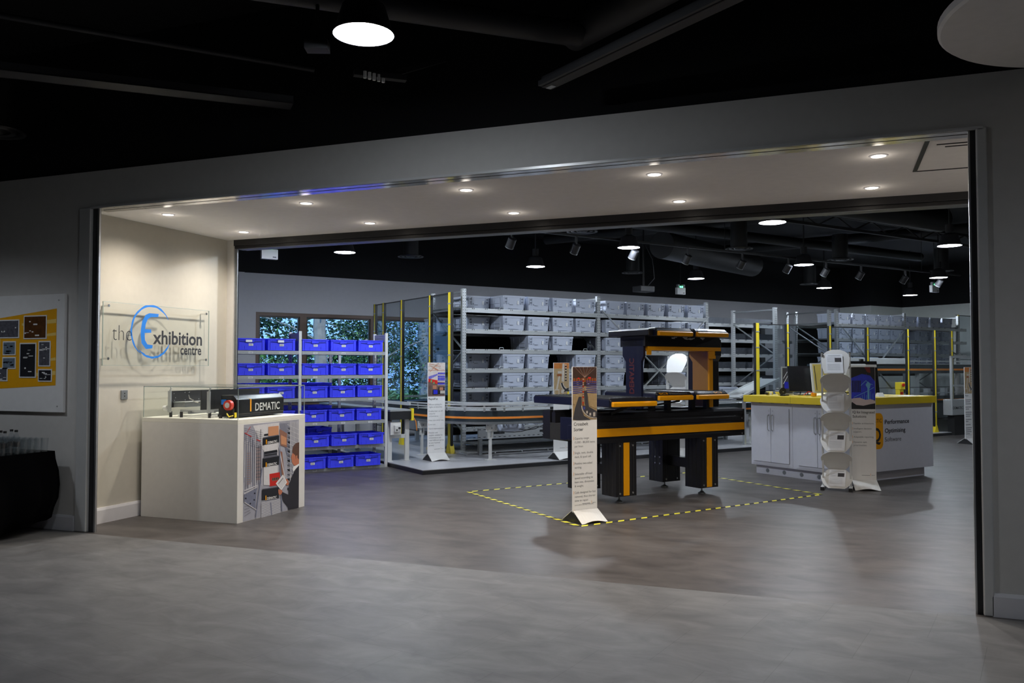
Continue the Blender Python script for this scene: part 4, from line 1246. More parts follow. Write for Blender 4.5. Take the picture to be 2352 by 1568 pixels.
def pic_sorter(t, x0, x1, z0, z1, y):
    it = [R(0, 0, 0, 1, 1), R(1, 0, .70, 1, 1)]
    for i in range(12): it.append(Ln(2, .5, .80, .0+i*.09, 1.0, .006) if i % 2 else Ln(5, .5, .8, .05+i*.085, 1.0, .008))
    it += [R(1, 0, .64, 1, .80)]
    for i in range(9): it.append(R(5, .02+i*.11, .73-.004*i, .1+i*.11, .79))
    it += [R(6, .2, .775, .27, .80), R(6, .64, .78, .76, .81)]
    for i in range(22): it.append(R((0, 2, 4)[i % 3], random.Random(i).uniform(.0, .9), .45+.012*i, random.Random(i).uniform(.0, .9)+.08, .458+.012*i))
    for i in range(7):
        zz = .72-i*.035; it += [(3, [(0, zz-.012), (.45, zz+.01), (.45, zz+.022), (0, zz+.006)]), (3, [(.55, zz+.01), (1, zz-.012), (1, zz+.006), (.55, zz+.022)])]
    it += [(4, [(.16, 0), (.0, .02), (.08, .22), (.24, .44), (.36, .44), (.36, .2), (.46, .08), (.75, 0)]), (4, [(.46, .55), (.58, .55), (.66, .25), (1, .16), (1, .1), (.7, .14), (.5, .3)])]
    it += [(0, [(.6, .5), (1, .5), (1, .2), (.7, .26)])]
    it += [(5, [(.40, .80), (.46, .80), (.46, .25), (.38, .25)])]
    for i in range(7):
        a0, a1 = math.radians(180+i*13), math.radians(193+i*13)
        for r0, r1, mi in ((.34, .62, 7), (.40, .56, 4), (.62, .66, 2)):
            it.append((mi, [(1+r0*math.cos(a0), .27+r0*.38*math.sin(a0)), (1+r1*math.cos(a0), .27+r1*.38*math.sin(a0)), (1+r1*math.cos(a1), .27+r1*.38*math.sin(a1)), (1+r0*math.cos(a1), .27+r0*.38*math.sin(a1))]))
    for i in range(14):
        zz = .32+i*.034; it.append(R(2 if i % 3 else 6, .395, zz, .455, zz+.014))
    it += [R(3, .42, .20, .50, .25), R(2, .55, .12, .61, .17), R(2, .68, .08, .75, .13), R(2, .84, .06, .93, .14), R(0, 0, .3, .08, .5)]
    quads(t, ['pic_sand', 'pic_beam', 'pic_steel', 'pic_mblue', 'pic_slate', 'pic_rust', 'pic_red', 'pic_slate'], it, x0, x1, z0, z1, y)
def pic_night(t, x0, x1, z0, z1, y):
    mat('pic_black', s2l(6, 6, 14), .3); mat('pic_deep', s2l(40, 60, 245), .3, var=.4, scale=20); mat('pic_glow', s2l(130, 205, 255), .3); mat('pic_palm', s2l(232, 214, 214), .4); mat('pic_redd', s2l(140, 40, 30), .4)
    it = [R(0, 0, 0, 1, 1), (1, [(0, .22), (1, .22), (1, .66), (.8, .8), (.45, .84), (0, .74)]), (1, [(.58, .6), (.72, .6), (.64, .85)]), (4, [(.55, 1), (.8, 1), (.82, .86), (.68, .88)])]
    for i in range(6): it.append(R(2, .05+i*.06, .36, .08+i*.06, .66)) if False else it.append(R(5, .03+i*.065, .40, .075+i*.065, .68))
    for i in range(7): it.append(R(2, .36+i*.09, .22, .375+i*.09, .30+.03*(i % 3)+i*.012))
    it += [Ln(2, .1, .28, .65, .42, .02), Ln(2, .65, .42, .95, .52, .02), Ln(2, .4, .56, .62, .68, .02), Ln(2, .62, .68, .72, .62, .02), Ln(2, .72, .62, .9, .58, .02)]
    it += [(2, [(.6, .58), (.7, .66), (.82, .6), (.78, .5), (.68, .5)]), R(2, .68, .24, .76, .52)]
    it += [(3, [(0, .18), (.2, .10), (.5, .08), (.8, .12), (1, .14), (1, .2), (.8, .24), (.6, .22), (.35, .27), (.1, .26), (0, .24)])]
    quads(t, ['pic_black', 'pic_deep', 'pic_glow', 'pic_palm', 'pic_redd', 'pic_navy'], it, x0, x1, z0, z1, y)
GB = 'white information banner stands'
t = hroot('banner_stand', 'tall white banner stand headed Crossbelt Sorter, at the taped corner', 'banner stand', 5.025, -6.85, 0, GB)
banner(t, pic_sorter, ['Crossbelt', 'Sorter'], [['Capacity range:', '15,000 - 80,000 items', 'per hour.'], ['Single, twin, double', 'deck, & quad cell.'], ['Positive two-sided', 'sorting.'], ['Selectable off-load', 'speed according to', 'item size, dimension', '& weight.'],
       ['Cells designed for fast', 'removal, thus shorter', 'time to repair.', '(removable in less than 5 minutes)'], ['Redundant design', 'omits single points of', 'failure.']])
t = hroot('banner_stand', 'tall white banner stand headed RapidPut, on the platform corner', 'banner stand', 6.01, -12.08, .07, GB)
banner(t, pic_shelf, ['RapidPut'], [['Efficient picking for', 'higher productivity.'], ['Enables later cut off', 'times for', 'e-Commerce.'], ['Near zero error rate.'], ['Low cost.'], ['Quick implementation.'], ['Modular and', 'scalable solution for', 'e-Commerce and', 'retail fulfilment (grows', 'as your business', 'grows).']])
t = hroot('banner_stand', 'white banner stand mostly hidden behind the sorter, with orange conveyor photo', 'banner stand', 7.83, -11.18, .07, GB)
banner(t, pic_curve, [], [['Flexible, scalable,', 'adaptable.']])
t = thing('banner_stand', 'tall white banner stand headed IQ for Integrated Solutions, before the counter', 'banner stand', (.20, 11.64, 0), math.radians(14), GB)
banner(t, pic_night, ['IQ for Integrated', 'Solutions'], [['Flexible architecture.'], ['Intelligent decision', 'support.'], ['Adaptable reporting.'], ['Dynamic task', 'prioritisation.']], w=.30)
t = hroot('banner_stand', 'white banner stand headed Pouch, cut off by the right jamb', 'banner stand', 16.93, -9.6, 0, GB)
banner(t, pic_curve, ['Pouch'], [['_.20', '_.17', '_.19'], ['_.2', '_.12'], ['_.22', '_.2', '_.16'], ['_.2', '_.09'], ['_.17'], ['_.21', '_.18', '_.2', '_.14']])

# ================================================================== CROSSBELT SORTER
mat('sorter_black', (.013, .013, .016), .28)
mat('sorter_rib', (.006, .006, .008), .5)
A0 = 5.72; BF = -7.45
t = hroot('crossbelt_sorter', 'black and yellow crossbelt sorter section standing inside the taped rectangle', 'sorting machine', A0, BF)
LN = 8.15-A0; DW = .95
# side beams: extruded ribbed profile
prof = [(0, .70), (0, .745), (.012, .75), (.012, .765), (0, .77), (0, .865), (.012, .87), (.012, .885), (0, .89), (0, .94), (.015, .945), (.015, .965), (.004, .97), (.004, 1.01), (.03, 1.035), (.16, 1.045), (.16, .70)]
def mir(p): return [(DW-y, z) for y, z in reversed(p)]
obj('side_beam', M().prism(prof, 'x', 0, LN), 'sorter_black', t, bevel=.003)
obj('side_beam', M().prism(mir(prof), 'x', 0, LN), 'sorter_black', t, bevel=.003)
obj('yellow_stripe', M().box(.0, LN, -.006, .0, .772, .863), 'orange_ind', t)
obj('beam_end', M().box(LN, LN+.012, .0, .16, .70, 1.03), 'black_matt', t)
m = M()
for y, z in ((-.001, .725), (-.001, .915)): m.cyl((LN-.035, -.004, z), (LN-.035, 0, z), .008, n=10)
obj('bolt', m, 'alu', t)
obj('track_bed', M().box(0.02, LN, .16, DW-.16, .86, .90).box(.0, .02, .16, DW-.16, .70, .90), 'black_matt', t)
obj('rail', M().cyl((0, .24, 1.03), (LN, .24, 1.03), .02, n=12).cyl((0, DW-.24, 1.03), (LN, DW-.24, 1.03), .02, n=12).box(0, LN, .20, .27, .90, 1.02).box(0, LN, DW-.27, DW-.20, .90, 1.02), 'sorter_black', t)
m = M()
for k in range(3): m.box(.2+k*.75, .75+k*.75, .35, .6, 1.0, 1.05)
obj('drive_unit', m, 'black_satin', t)
obj('end_box', M().box(-.06, 0, .12, .50, .72, .98).box(-.10, -.06, .18, .3, .74, .9), 'navy', t, bevel=.005)
obj('orange_cable', M().tube([(-.01, .10, 1.02), (-.05, .08, .96), (-.06, .07, .88), (-.04, .08, .82), (0, .1, .80)], .014, 8), 'orange_strip', t)
obj('yellow_bracket', M().box(-.03, 0, .02, .08, .72, .79), 'yellow_ind', t)
# legs
def leg(x, y, front):
    m = M()
    w, d = .30, .26
    # ribbed column
    m.box(x, x+w, y, y+d, .085, .70)
    for k in (0.03, .07, .20, .24): m.k(1).box(x+k+.012, x+k+.022, y-.0008, y, .09, .70)
    m.k(1).box(x-.0008, x, y+.06, y+.075, .09, .7).box(x-.0008, x, y+.13, y+.145, .09, .7).box(x-.0008, x, y+.19, y+.205, .09, .7)
    o = obj('leg', m, ['sorter_black', 'black_matt'], t, bevel=.012)
    if front: obj('leg_stripe', M().box(x+.108, x+.192, y-.006, y, .095, .695), 'orange_ind', o)
    m = M()
    for bx_ in (x+.055, x+.245):
        for bz in (.12, .66): m.cyl((bx_, y-.008, bz), (bx_, y, bz), .011, n=12)
    for bz in ((.32, .40) if not front else ()): 
        for by_ in (.05, .14): m.cyl((x-.006, y+by_, bz), (x, y+by_, bz), .010, n=12)
    obj('leg_bolt', m, 'alu', o)
    obj('foot', M().cyl((x+w/2, y+d/2, .02), (x+w/2, y+d/2, .09), .010, n=10).cyl((x+w/2, y+d/2, 0), (x+w/2, y+d/2, .012), .045, n=22).cyl((x+w/2, y+d/2, .012), (x+w/2, y+d/2, .03), .045, .014, n=22), 'galv_dark', o)
for lx in (6.08-A0, 7.39-A0):
    leg(lx, -.0+.002, True); leg(lx, DW-.28, False)
    obj('cross_member', M().box(lx+.09, lx+.21, .26, DW-.28, .30, .42), 'sorter_black', t, bevel=.004)
# carriages
def carriage(x0, x1, yf, yb, z, left=True, letters=None, nm='carriage'):
    c = obj(nm, M().prism([(yf+.02, z-.05), (yf+.01, z+.02), (yf+.05, z+.05), (yb-.05, z+.05), (yb-.01, z+.02), (yb-.02, z-.05)], 'x', x0, x1), 'sorter_black', t, bevel=.008)
    obj('bumper', M().prism([(yf-.02, z-.045), (yf-.025, z-.0), (yf-.005, z+.012), (yf+.02, z+.01), (yf+.02, z-.045)], 'x', x0+.005, x1-.005), 'orange_ind', c, bevel=.008)
    m = M()
    for k in range(12): 
        xx_ = x0+.03+k*(x1-x0-.06)/11; m.box(xx_-.012, xx_+.0, yf+.09, yb-.09, z+.05, z+.052)
    obj('belt', m, 'black_matt', c)
    obj('end_cap', M().box(x0-.006, x0, yf+.04, yb-.04, z-.045, z+.035), 'navy', c, bevel=.002)
    if letters:
        m = M()
        for (s_, x, wd_, mi) in letters:
            v, f, w_ = text_vf(s_, .01)
            m.k(mi).add((v, f), lambda p: (x+p[0]/w_*wd_, yf+.012+p[1]*.045*.9, z+.0225+p[1]*.045*.62+.002))
        obj('lettering', m, ['text_grey', 'orange_ind'], c)
    return c
carriage(5.78-A0, 6.42-A0, .30-.0-.0-.02-.0 if False else -(-7.15-BF)+.0, 1.25, 1.165)
carriage(6.58-A0, 7.125-A0, -.15, .85, 1.215, letters=[('SC3', .90, .13, 1), ('FlexSort', 1.06, .28, 0)])
carriage(7.19-A0, 7.72-A0, -.15, .85, 1.215, letters=[('FlexSort', 1.50, .24, 0), ('SC3', 1.78, .13, 1)])
carriage(6.58-A0, 7.125-A0, -.15, .62, 1.965, nm='upper_carriage')
carriage(7.19-A0, 7.72-A0, -.15, .62, 1.965, letters=[('DEMATIC', 1.50, .40, 0)], nm='upper_carriage')
obj('upper_deck', M().box(6.50-A0, 7.76-A0, -.08, .66, 1.925, 2.0), 'sorter_black', t, bevel=.01)
# portal carrying the upper deck
def pleg(x, mm, name):
    pr = [(.12, 1.06), (.12, 1.62), (.08, 1.69), (.08, 1.90), (.46, 1.90), (.46, 1.69), (.40, 1.62), (.40, 1.06)]
    return obj(name, M().prism(pr, 'x', x, x+.035), mm, t, bevel=.003)
pl = pleg(6.56-A0, 'navy', 'portal_leg')
m = M(); v, f, w_ = text_vf('DEMATIC', .02)
m.add((v, f), lambda p: (6.56-A0-.001,   .33-p[1]*.12, 1.24+p[0]/w_*.42))
obj('leg_lettering', m, 'red_dim' if 'red_dim' in MATS else (mat('red_dim', (.12, .02, .02), .4) and 'red_dim'), pl)
pr_ = pleg(7.66-A0, 'reflection_brown', 'portal_leg')  # reflection of the orange parts is painted into this leg
obj('leg_edge', M().prism([(.10, 1.06), (.10, 1.63), (.055, 1.70), (.055, 1.90), (.52, 1.90), (.52, 1.06)], 'x', 7.697-A0, 7.82-A0), 'sorter_black', t, bevel=.008)
obj('leg_trim', M().box(7.64-A0, 7.70-A0, .085, .115, 1.06, 1.66).box(7.60-A0, 7.72-A0, .055, .075, 1.66, 1.83), 'orange_ind', t)
obj('portal_beam', M().prism([(6.56-A0, 1.80), (7.80-A0, 1.80), (7.82-A0, 1.86), (7.78-A0, 1.925), (6.56-A0, 1.925)], 'y', .05, .50), 'sorter_black', t, bevel=.004)
obj('portal_lining', M().box(6.60-A0, 7.72-A0, .07, .50, 1.755, 1.80).box(6.60-A0, 6.66-A0, .05, .07, 1.70, 1.80).box(6.60-A0, 7.80-A0, .045, .07, 1.755, 1.80), 'orange_ind', t)
m = M(); rn = random.Random(2)
for i in range(10):
    x = 6.9-A0+rn.random()*.5; m.cyl((x, -.02, 1.89+rn.random()*.03), (x+.05, -.02, 1.89+rn.random()*.03), .008, n=8)
obj('pneumatic_fitting', m, 'galv', t)
# stub under the lower carriages
for x in (6.7, 6.95, 7.35, 7.6): obj('carriage_support', M().box(x-A0, x+.06-A0, .1, .16, 1.04, 1.17), 'black_satin', t)
obj('link_rod', M().bar((6.62-A0, .05, 1.10), (7.1-A0, .05, 1.15), .02, .02), 'black_satin', t)
obj('link_rod', M().bar((6.0-A0, .0, 1.03), (6.3-A0, .0, 1.12), .03, .03), 'black_satin', t)

# ---- hazard tape on the floor
def tape(pa, pb, label):
    A = Vector(W(*pa)); Bv = Vector(W(*pb)); d = (Bv-A); Ld = d.length; d.normalize(); nrm = Vector((-d.y, d.x, 0))
    m = M(); w = .05; n = int(Ld/.155)
    st = Ld/n
    m.k(1).quad(*[(q.x, q.y, .0012) for q in (A-nrm*w/2, Bv-nrm*w/2, Bv+nrm*w/2, A+nrm*w/2)])
    for k in range(n):
        s0 = k*st; sh = .045
        pts = [A+d*(s0)-nrm*w/2, A+d*(s0+st*.52)-nrm*w/2, A+d*(min(Ld, s0+st*.52+sh))+nrm*w/2, A+d*(s0+sh)+nrm*w/2]
        m.k(0).quad(*[(q.x, q.y, .002) for q in pts])
    o = obj('floor_tape', m, ['hazard_yellow', 'black_matt'])
    return tag(o, label, 'floor tape', 'hazard tape around the sorter')
q1, q2, q3, q4 = (5.155, -9.22), (4.96, -6.64), (8.70, -6.72), (8.84, -9.17)
tape(q2, q3, 'yellow and black floor tape along the front of the sorter')
tape(q1, q2, 'yellow and black floor tape on the left, running from the back to the banner foot')
tape(q4, q1, 'yellow and black floor tape behind the sorter, towards the platform')
tape(q3, q4, 'yellow and black floor tape on the right, between sorter and counter')

# ================================================================== COUNTER
CA, CB = 9.64, -7.07     # near corner; a to the right, -b to the left-back
t = hroot('exhibit_counter', 'pale grey cabinet counter with a thick yellow top', 'counter', CA, CB)
CW, CD = 2.0, 1.60
obj('carcass', M().box(0, CW, 0, CD, .13, 1.045), 'counter_white', t, bevel=.002)
obj('toe_kick', M().box(.06, CW-.1, .08, CD-.04, 0, .13), 'counter_white', t)
obj('worktop', M().box(-.10, CW-.0+.0, -.06, CD+.06, 1.045, 1.145), 'yellow_top', t, bevel=.006)
obj('worktop_joint', M().box(-.101, -.1, .80, .803, 1.05, 1.142), 'text_black', t)
obj('top_strip', M().box(.0, CW, -.001, .0, 1.0, 1.045), 'counter_white', t)  # thin strip under the worktop, same colour as the carcass
for i, (y0, y1) in enumerate(((.08, .445), (.445, .80), (.86, 1.20), (1.20, 1.54))):
    pass
for k in range(2):
    yo = .05+k*.80
    obj('door_frame', M().box(-.004, 0, yo, yo+.74, .15, 1.03), 'counter_white', t)
    for j in range(2):
        y0 = yo+.05+j*.325
        dr = obj('door', M().box(-.016, -.004, y0+.002, y0+.32, .19, .965), 'counter_white', t, bevel=.001)
        hy = y0+(.29 if j == 0 else .03)
        obj('handle', M().tube([(-.016, hy, .87), (-.042, hy, .86), (-.046, hy, .78), (-.042, hy, .66), (-.016, hy, .64)], .008, 8), 'alu', dr, smooth=True)
        obj('lock', M().cyl((-.016, hy, .925), (-.020, hy, .925), .010, n=14), 'alu', dr)
        obj('door_gap', M().box(-.0045, -.004, y0-.001, y0+.002, .19, .965), 'text_grey', dr)
m = M()
for y in (.18, .42, .68, .95, 1.2, 1.42): m.cyl((-.003, y, 1.035), (-.0, y, 1.035), .03, n=18)
for y in (.16, .46, .75, 1.05, 1.35): m.cyl((.056, y, .055), (.06, y, .055), .030, n=18).cyl((.054, y, .055), (.056, y, .055), .012, n=12)
obj('vent', m, 'galv_dark', t)
# front (v) face: badge and lettering
m = M()
bx0, bx1, bz0, bz1 = .42, .82, .44, .93
pts = []
for cx_, cz_, a0 in ((bx1-.08, bz1-.08, 0), (bx0+.08, bz1-.08, 90), (bx0+.08, bz0+.08, 180), (bx1-.08, bz0+.08, 270)):
    for k in range(7):
        a = math.radians(a0+k*15); pts.append((cx_+.08*math.cos(a), cz_+.08*math.sin(a)))
m.prism(pts, 'y', -.002, 0)
obj('badge', m, 'orange_ind', t)
m = M()
put_text(m, 'DEMATIC', .46, .80, .075, -.0026, .33, .0)
put_text(m, 'iQ', .49, .54, .27, -.0026, .28, .02)
put_text(m, 'Performance', .86, .775, .085, -.0026, .56, .012)
put_text(m, 'Optimising', .86, .655, .085, -.0026, .47, .012)
put_text(m, 'Software', .86, .535, .085, -.0026, .37, -.012)
obj('counter_lettering', m, 'text_black', t)
TZ_ = 1.145
def ct(name, label, cat, a, b, turn=0, z=TZ_, group=None): return hroot(name, label, cat, a, b, z, group, turn)
# touchscreen seen from behind on the left
t = ct('monitor', 'black touchscreen monitor with its back to the lobby, left on the counter', 'monitor', 10.24, -8.16, -.6, group='screens on the counter')
m = M().prism([(0, .05), (.10, .42), (.07, .43), (-.03, .055)], 'x', -.25, .27)
obj('casing', m, 'black_gloss', t, bevel=.006)
obj('stand', M().box(-.12, .14, -.02, .22, 0, .015).bar((-.05, .12, .01), (-.04, .08, .25), .012, .012).bar((.06, .12, .01), (.04, .08, .25), .012, .012), 'black_satin', t)
obj('sticker', M().box(.19, .22, -.001+.058, .06, .34, .37), 'sheet_white', t)
t = ct('monitor', 'silver-edged monitor with a painted yellow worktop reflection, behind the brochure stand', 'monitor', 10.50, -7.85, -.45, group='screens on the counter')
obj('casing', M().prism([(0, .04), (.09, .47), (.11, .465), (.03, .035)], 'x', -.34, .32), 'alu_white', t, bevel=.004)
obj('screen', M().prism([(-.002, .06), (.085, .455), (.087, .455), (.0, .06)], 'x', -.31, .29), 'screen_reflection' if 'screen_reflection' in MATS else (mat('screen_reflection', s2l(190, 172, 96), .15) and 'screen_reflection'), t)  # yellow reflection of the worktop is put into the screen colour
obj('screen_line', M().prism([(-.003, .08), (.076, .43), (.077, .43), (-.002, .08)], 'x', -.29, -.28), 'text_black', t)
obj('stand', M().box(-.1, .1, -.0, .2, 0, .015).box(-.04, .04, .08, .10, .01, .2), 'alu_white', t)
t = ct('monitor', 'large black monitor standing behind the IQ banner on the counter', 'monitor', 10.85, -7.62, -.15, group='screens on the counter')
obj('casing', M().prism([(0, .03), (.05, .50), (.075, .50), (.03, .03)], 'x', -.38, .30), 'black_gloss', t, bevel=.006)
obj('silver_band', M().prism([(-.002, .41), (.001, .45), (.003, .45), (0, .41)], 'x', -.36, .24), 'alu_white', t)
obj('webcam', M().box(-.03, .03, .04, .07, .50, .53), 'black_satin', t)
obj('stand', M().box(-.12, .12, 0, .2, 0, .012).box(-.03, .03, .06, .08, .01, .3), 'black_satin', t)
t = ct('monitor', 'white all-in-one screen with a curved silver rim beside the black monitor', 'monitor', 10.30, -7.47, -.5, group='screens on the counter')
obj('casing', M().prism([(0, .06), (.06, .46), (.10, .455), (.05, .055)], 'x', -.05, .28), 'alu_white', t, bevel=.02)
obj('stand', M().box(.02, .2, 0, .16, 0, .012).box(.09, .13, .06, .08, .01, .2), 'alu_white', t)
# folder rack / printed board
t = ct('printed_board', 'small printed display board with a blue patch, left of the touchscreen', 'display board', 10.26, -8.55, -.3)
obj('board', M().box(-.07, .13, 0, .01, 0, .42), 'galv', t)
obj('print', M().box(-.05, .12, -.002, 0, .02, .40), 'pic_slate', t)
obj('blue_patch', M().box(-.02, .08, -.003, -.002, .09, .19), 'pic_blue', t)
m = M().bar((-.04, -.004, .16), (.10, -.004, .38), .01, .004).bar((-.04, -.004, .24), (.06, -.004, .39), .01, .004)
obj('white_line', m, 'sheet_white', t)
t = ct('scanner_cup', 'black and chrome cylinder lying beside the touchscreen', 'hand lamp', 10.0, -8.42, .5)
obj('barrel', M().cyl((0, -.02, .055), (.10, .06, .055), .052, n=24), 'chrome', t, smooth=True)
obj('face', M().cyl((-.012, -.03, .055), (0, -.02, .055), .055, n=24), 'black_satin', t)
obj('slot', M().box(-.02, .0, -.042, -.03, .045, .05), 'sheet_white', t)
t = ct('hand_scanner', 'yellow and white hand scanner lying at the left end of the counter', 'scanner', 9.86, -8.52, .3)
obj('body', M().box(-.06, .08, -.03, .03, 0, .05), 'yellow_ind', t, bevel=.01)
obj('nose', M().box(-.11, -.05, -.022, .022, .01, .045), 'black_satin', t, bevel=.008)
obj('tag', M().box(-.05, .03, -.033, -.03, .002, .04), 'sheet_white', t)
t = ct('signal_box', 'small orange plug box with a cable on the counter', 'connector', 9.90, -7.76, .2)
obj('body', M().box(-.035, .035, -.03, .03, 0, .05), 'orange_ind', t, bevel=.01)
obj('cable', M().tube([(-.03, 0, .03), (-.09, -.03, .06), (-.16, .0, .07), (-.2, .05, .02)], .005, 6), 'red', t)
t = ct('phone', 'black handset lying in front of the touchscreen', 'handset', 9.72, -8.12, .4)
obj('body', M().box(-.09, .09, -.04, .04, 0, .02), 'black_gloss', t, bevel=.006)
obj('display', M().box(-.05, .03, -.02, .02, .02, .021), 'pic_navy', t)
t = ct('tent_card', 'small white tent card on the right of the counter', 'card', 10.62, -7.22, -.2)
obj('card', M().prism([(-.04, 0), (.04, 0), (.004, .055), (-.004, .055)], 'x', -.05, .05), 'paper', t)
t = ct('paper_sheet', 'loose white paper sheets at the right end of the counter', 'paper', 11.25, -7.2, .1)
obj('sheet', M().box(-.15, .15, -.08, .08, 0, .004), 'paper', t)
t = ct('yellow_folder', 'yellow folder lying open behind the tent card', 'folder', 10.85, -7.45, .15)
obj('cover', M().prism([(-.12, 0), (.12, 0), (.12, .004), (0, .03), (-.12, .004)], 'x', -.16, .16), 'yellow_top', t)

# ================================================================== BROCHURE STANDS
def brochure_stand(label, loc, rz, tiers=4):
    t = thing('brochure_stand', label, 'brochure stand', loc, rz, 'folding brochure stands')
    hw_ = .166
    for x in (-hw_, hw_):
        obj('pole', M().cyl((x, .05, .03), (x, .05, 1.74), .013, n=12), 'alu_white', t, smooth=True)
        obj('pole_cap', M().cyl((x, .05, 1.74), (x, .05, 1.75), .014, n=12), 'black_satin', t)
        obj('foot', M().box(x-.022, x+.022, -.13, .20, .012, .04), 'plastic_white', t, bevel=.003)
        obj('foot_end', M().box(x-.023, x+.023, -.15, -.13, 0, .04).box(x-.023, x+.023, .20, .215, 0, .04), 'black_satin', t)
    def lobe(z_top, z_bot, y_top, y_bot, wt, wb, convex_top, matn, name):
        # outline in (s, r): s across, r 0 bottom..1 top
        m = M(); rows_ = 16; pts = []
        for i in range(rows_+1):
            r = i/rows_
            if convex_top:
                w = wb+(wt-wb)*math.sin(min(r/.62, 1)*PI/2) if r < .62 else wt*math.sqrt(max(0, 1-((r-.62)/.40)**2))
            else:
                q = 1-r
                w = wb+(wt-wb)*math.sin(min(q/.45, 1)*PI/2) if q < .45 else (wt*math.sqrt(max(0, 1-((q-.45)/.60)**2))*.62+wt*.38*(1-(q-.45)/.60*.35))
            pts.append((w, r))
        for (w0, r0), (w1, r1) in zip(pts, pts[1:]):
            f = lambda r: (y_bot+(y_top-y_bot)*r, z_bot+(z_top-z_bot)*r)
            (ya, za), (yb, zb) = f(r0), f(r1)
            # bottom edge of the trays curls up in the middle
            m.quad((-w0, ya, za), (w0, ya, za), (w1, yb, zb), (-w1, yb, zb))
        o = obj(name, m, matn, t)
        s_ = o.modifiers.new('thick', 'SOLIDIFY'); s_.thickness = .004
        return o
    zs = [(1.78, 1.475)]+[(1.235, .985), (.745, .485), (.245, .03)]
    ups = [(1.475, 1.235), (.985, .745), (.485, .245)]
    for k, (zt, zb) in enumerate(zs):
        if k == 0: lobe(zt, zb, .10, -.10, .170, .13, True, 'plastic_white', 'tray')
        else: lobe(zt, zb, .07, -.12, .19, .105, False, 'plastic_white', 'tray')
    for k, (zt, zb) in enumerate(ups):
        lobe(zt, zb, -.11, .075, .186, .10, True, 'plastic_white', 'back_plate')
    for k, (zt, zb) in enumerate([(1.70, 1.475)]+zs[1:]):
        y_t = .085 if k == 0 else .055; y_b = -.11
        obj('arm', M().bar((-hw_-.0, .04, zb+.09), (-hw_+.05, -.06, zb+.03), .012, .02).bar((hw_, .04, zb+.09), (hw_-.05, -.06, zb+.03), .012, .02), 'alu_white', t)
    obj('side_bar', M().box(-hw_-.008, -hw_+.012, -.02, -.005, .1, 1.40).box(hw_-.012, hw_+.008, -.02, -.005, .1, 1.40), 'alu_white', t)
    return t
bs = brochure_stand('white folding brochure stand on two poles in front of the yellow counter', (.02, 11.52, 0), math.radians(-3))
def leaflet(base, label, zt, zb, yt, yb, tilt, pic=True):
    t = thing('leaflet', label, 'leaflet', base.location, base.rotation_euler.z, 'leaflets in the brochure stand')
    d = Vector((0, yt-yb, zt-zb)); n = Vector((0, -(zt-zb), (yt-yb))).normalized()*.006
    def pt(x, r, off=0): 
        p = Vector((x+tilt*r, yb, zb))+d*r+n*(1+off); return tuple(p)
    m = M().quad(pt(-.10, 0), pt(.10, 0), pt(.10, 1), pt(-.10, 1))
    obj('sheet', m, 'paper', t)
    m = M()
    m.quad(pt(-.075, .9, .2), pt(.075, .9, .2), pt(.075, .93, .2), pt(-.075, .93, .2))
    for k in range(12):
        r = .82-k*.06
        m.quad(pt(-.085, r, .2), pt(-.085+(.10 if k < 6 else .15), r, .2), pt(-.085+(.10 if k < 6 else .15), r+.012, .2), pt(-.085, r+.012, .2)) if k not in (5,) else None
    obj('sheet_print', m, 'lbl_print' if 'lbl_print' in MATS else (mat('lbl_print', (.45, .47, .52), .6) and 'lbl_print'), t)
    if pic: obj('sheet_picture', M().quad(pt(.005, .58, .3), pt(.082, .58, .3), pt(.082, .80, .3), pt(.005, .80, .3)), 'pic_slate', t)
    return t
leaflet(bs, 'leaflet with a small picture on the top tray of the brochure stand', 1.72, 1.48, .05, -.098, -.02)
leaflet(bs, 'leaflet in shade on the second tray of the brochure stand', 1.215, 1.0, .05, -.108, .0, False)
leaflet(bs, 'leaflet with a dark picture on the third tray of the brochure stand', .73, .50, .055, -.108, .01)
leaflet(bs, 'leaflet with a dark picture on the lowest tray of the brochure stand', .24, .05, .06, -.10, .01)
p = W(9.55, -10.15)
brochure_stand('white folding brochure stand mostly hidden behind the sorter portal', (p[0], p[1], 0), math.radians(-14))

# ================================================================== RIGHT SIDE MACHINES
t = hroot('pouch_machine', 'grey machine module with open tube frame at the right jamb', 'machine', 18.72, -10.9)
obj('module', M().box(0, 2.2, 0, .22, .46, .82), 'galv', t, bevel=.01)
m = M(); put_text(m, 'DEMATIC', .03, .60, .085, -.001, .40, .01)
obj('module_lettering', m, 'text_black', t)
obj('base', M().box(.15, 2.2, .04, .2, 0, .46), 'black_matt', t)
obj('tube_frame', M().box(0, .05, 0, .05, .82, 1.82).box(0, 2.2, 0, .05, 1.77, 1.82).box(.05, 2.2, 0, .04, 1.12, 1.16).box(.95, 1.0, 0, .05, 1.4, 1.77), 'galv', t)
t = hroot('tilted_screen', 'white tilted console screen at the right jamb', 'console', 19.55, -10.7, 1.16)
obj('panel', M().prism([(0, 0), (.03, 0), (.22, .38), (.19, .38)], 'x', -.25, .5), 'plastic_white', t)
obj('arm', M().box(.1, .14, .05, .09, -.34, .1), 'black_satin', t)
t = hroot('emergency_stop_column', 'yellow column with a red emergency stop button behind the counter', 'emergency stop', 17.05, -11.06, .07)
obj('column', M().box(-.07, .07, 0, .1, 0, 1.08), 'yellow_ind', t)
obj('button_box', M().box(-.09, .09, -.03, .1, 1.0, 1.16), 'yellow_ind', t, bevel=.01)
obj('button', M().cyl((0, -.03, 1.1), (0, -.06, 1.1), .035, n=16), 'red', t)
obj('sign', M().box(-.05, .05, -.004, 0, .82, .95), 'red', t)
t = hroot('elevated_conveyor', 'raised conveyor with an orange strip behind the right fence', 'conveyor', 15.6, -11.9, .07)
obj('side_frame', M().box(0, 7.0, 0, .5, 1.34, 1.56), 'conv_side', t)
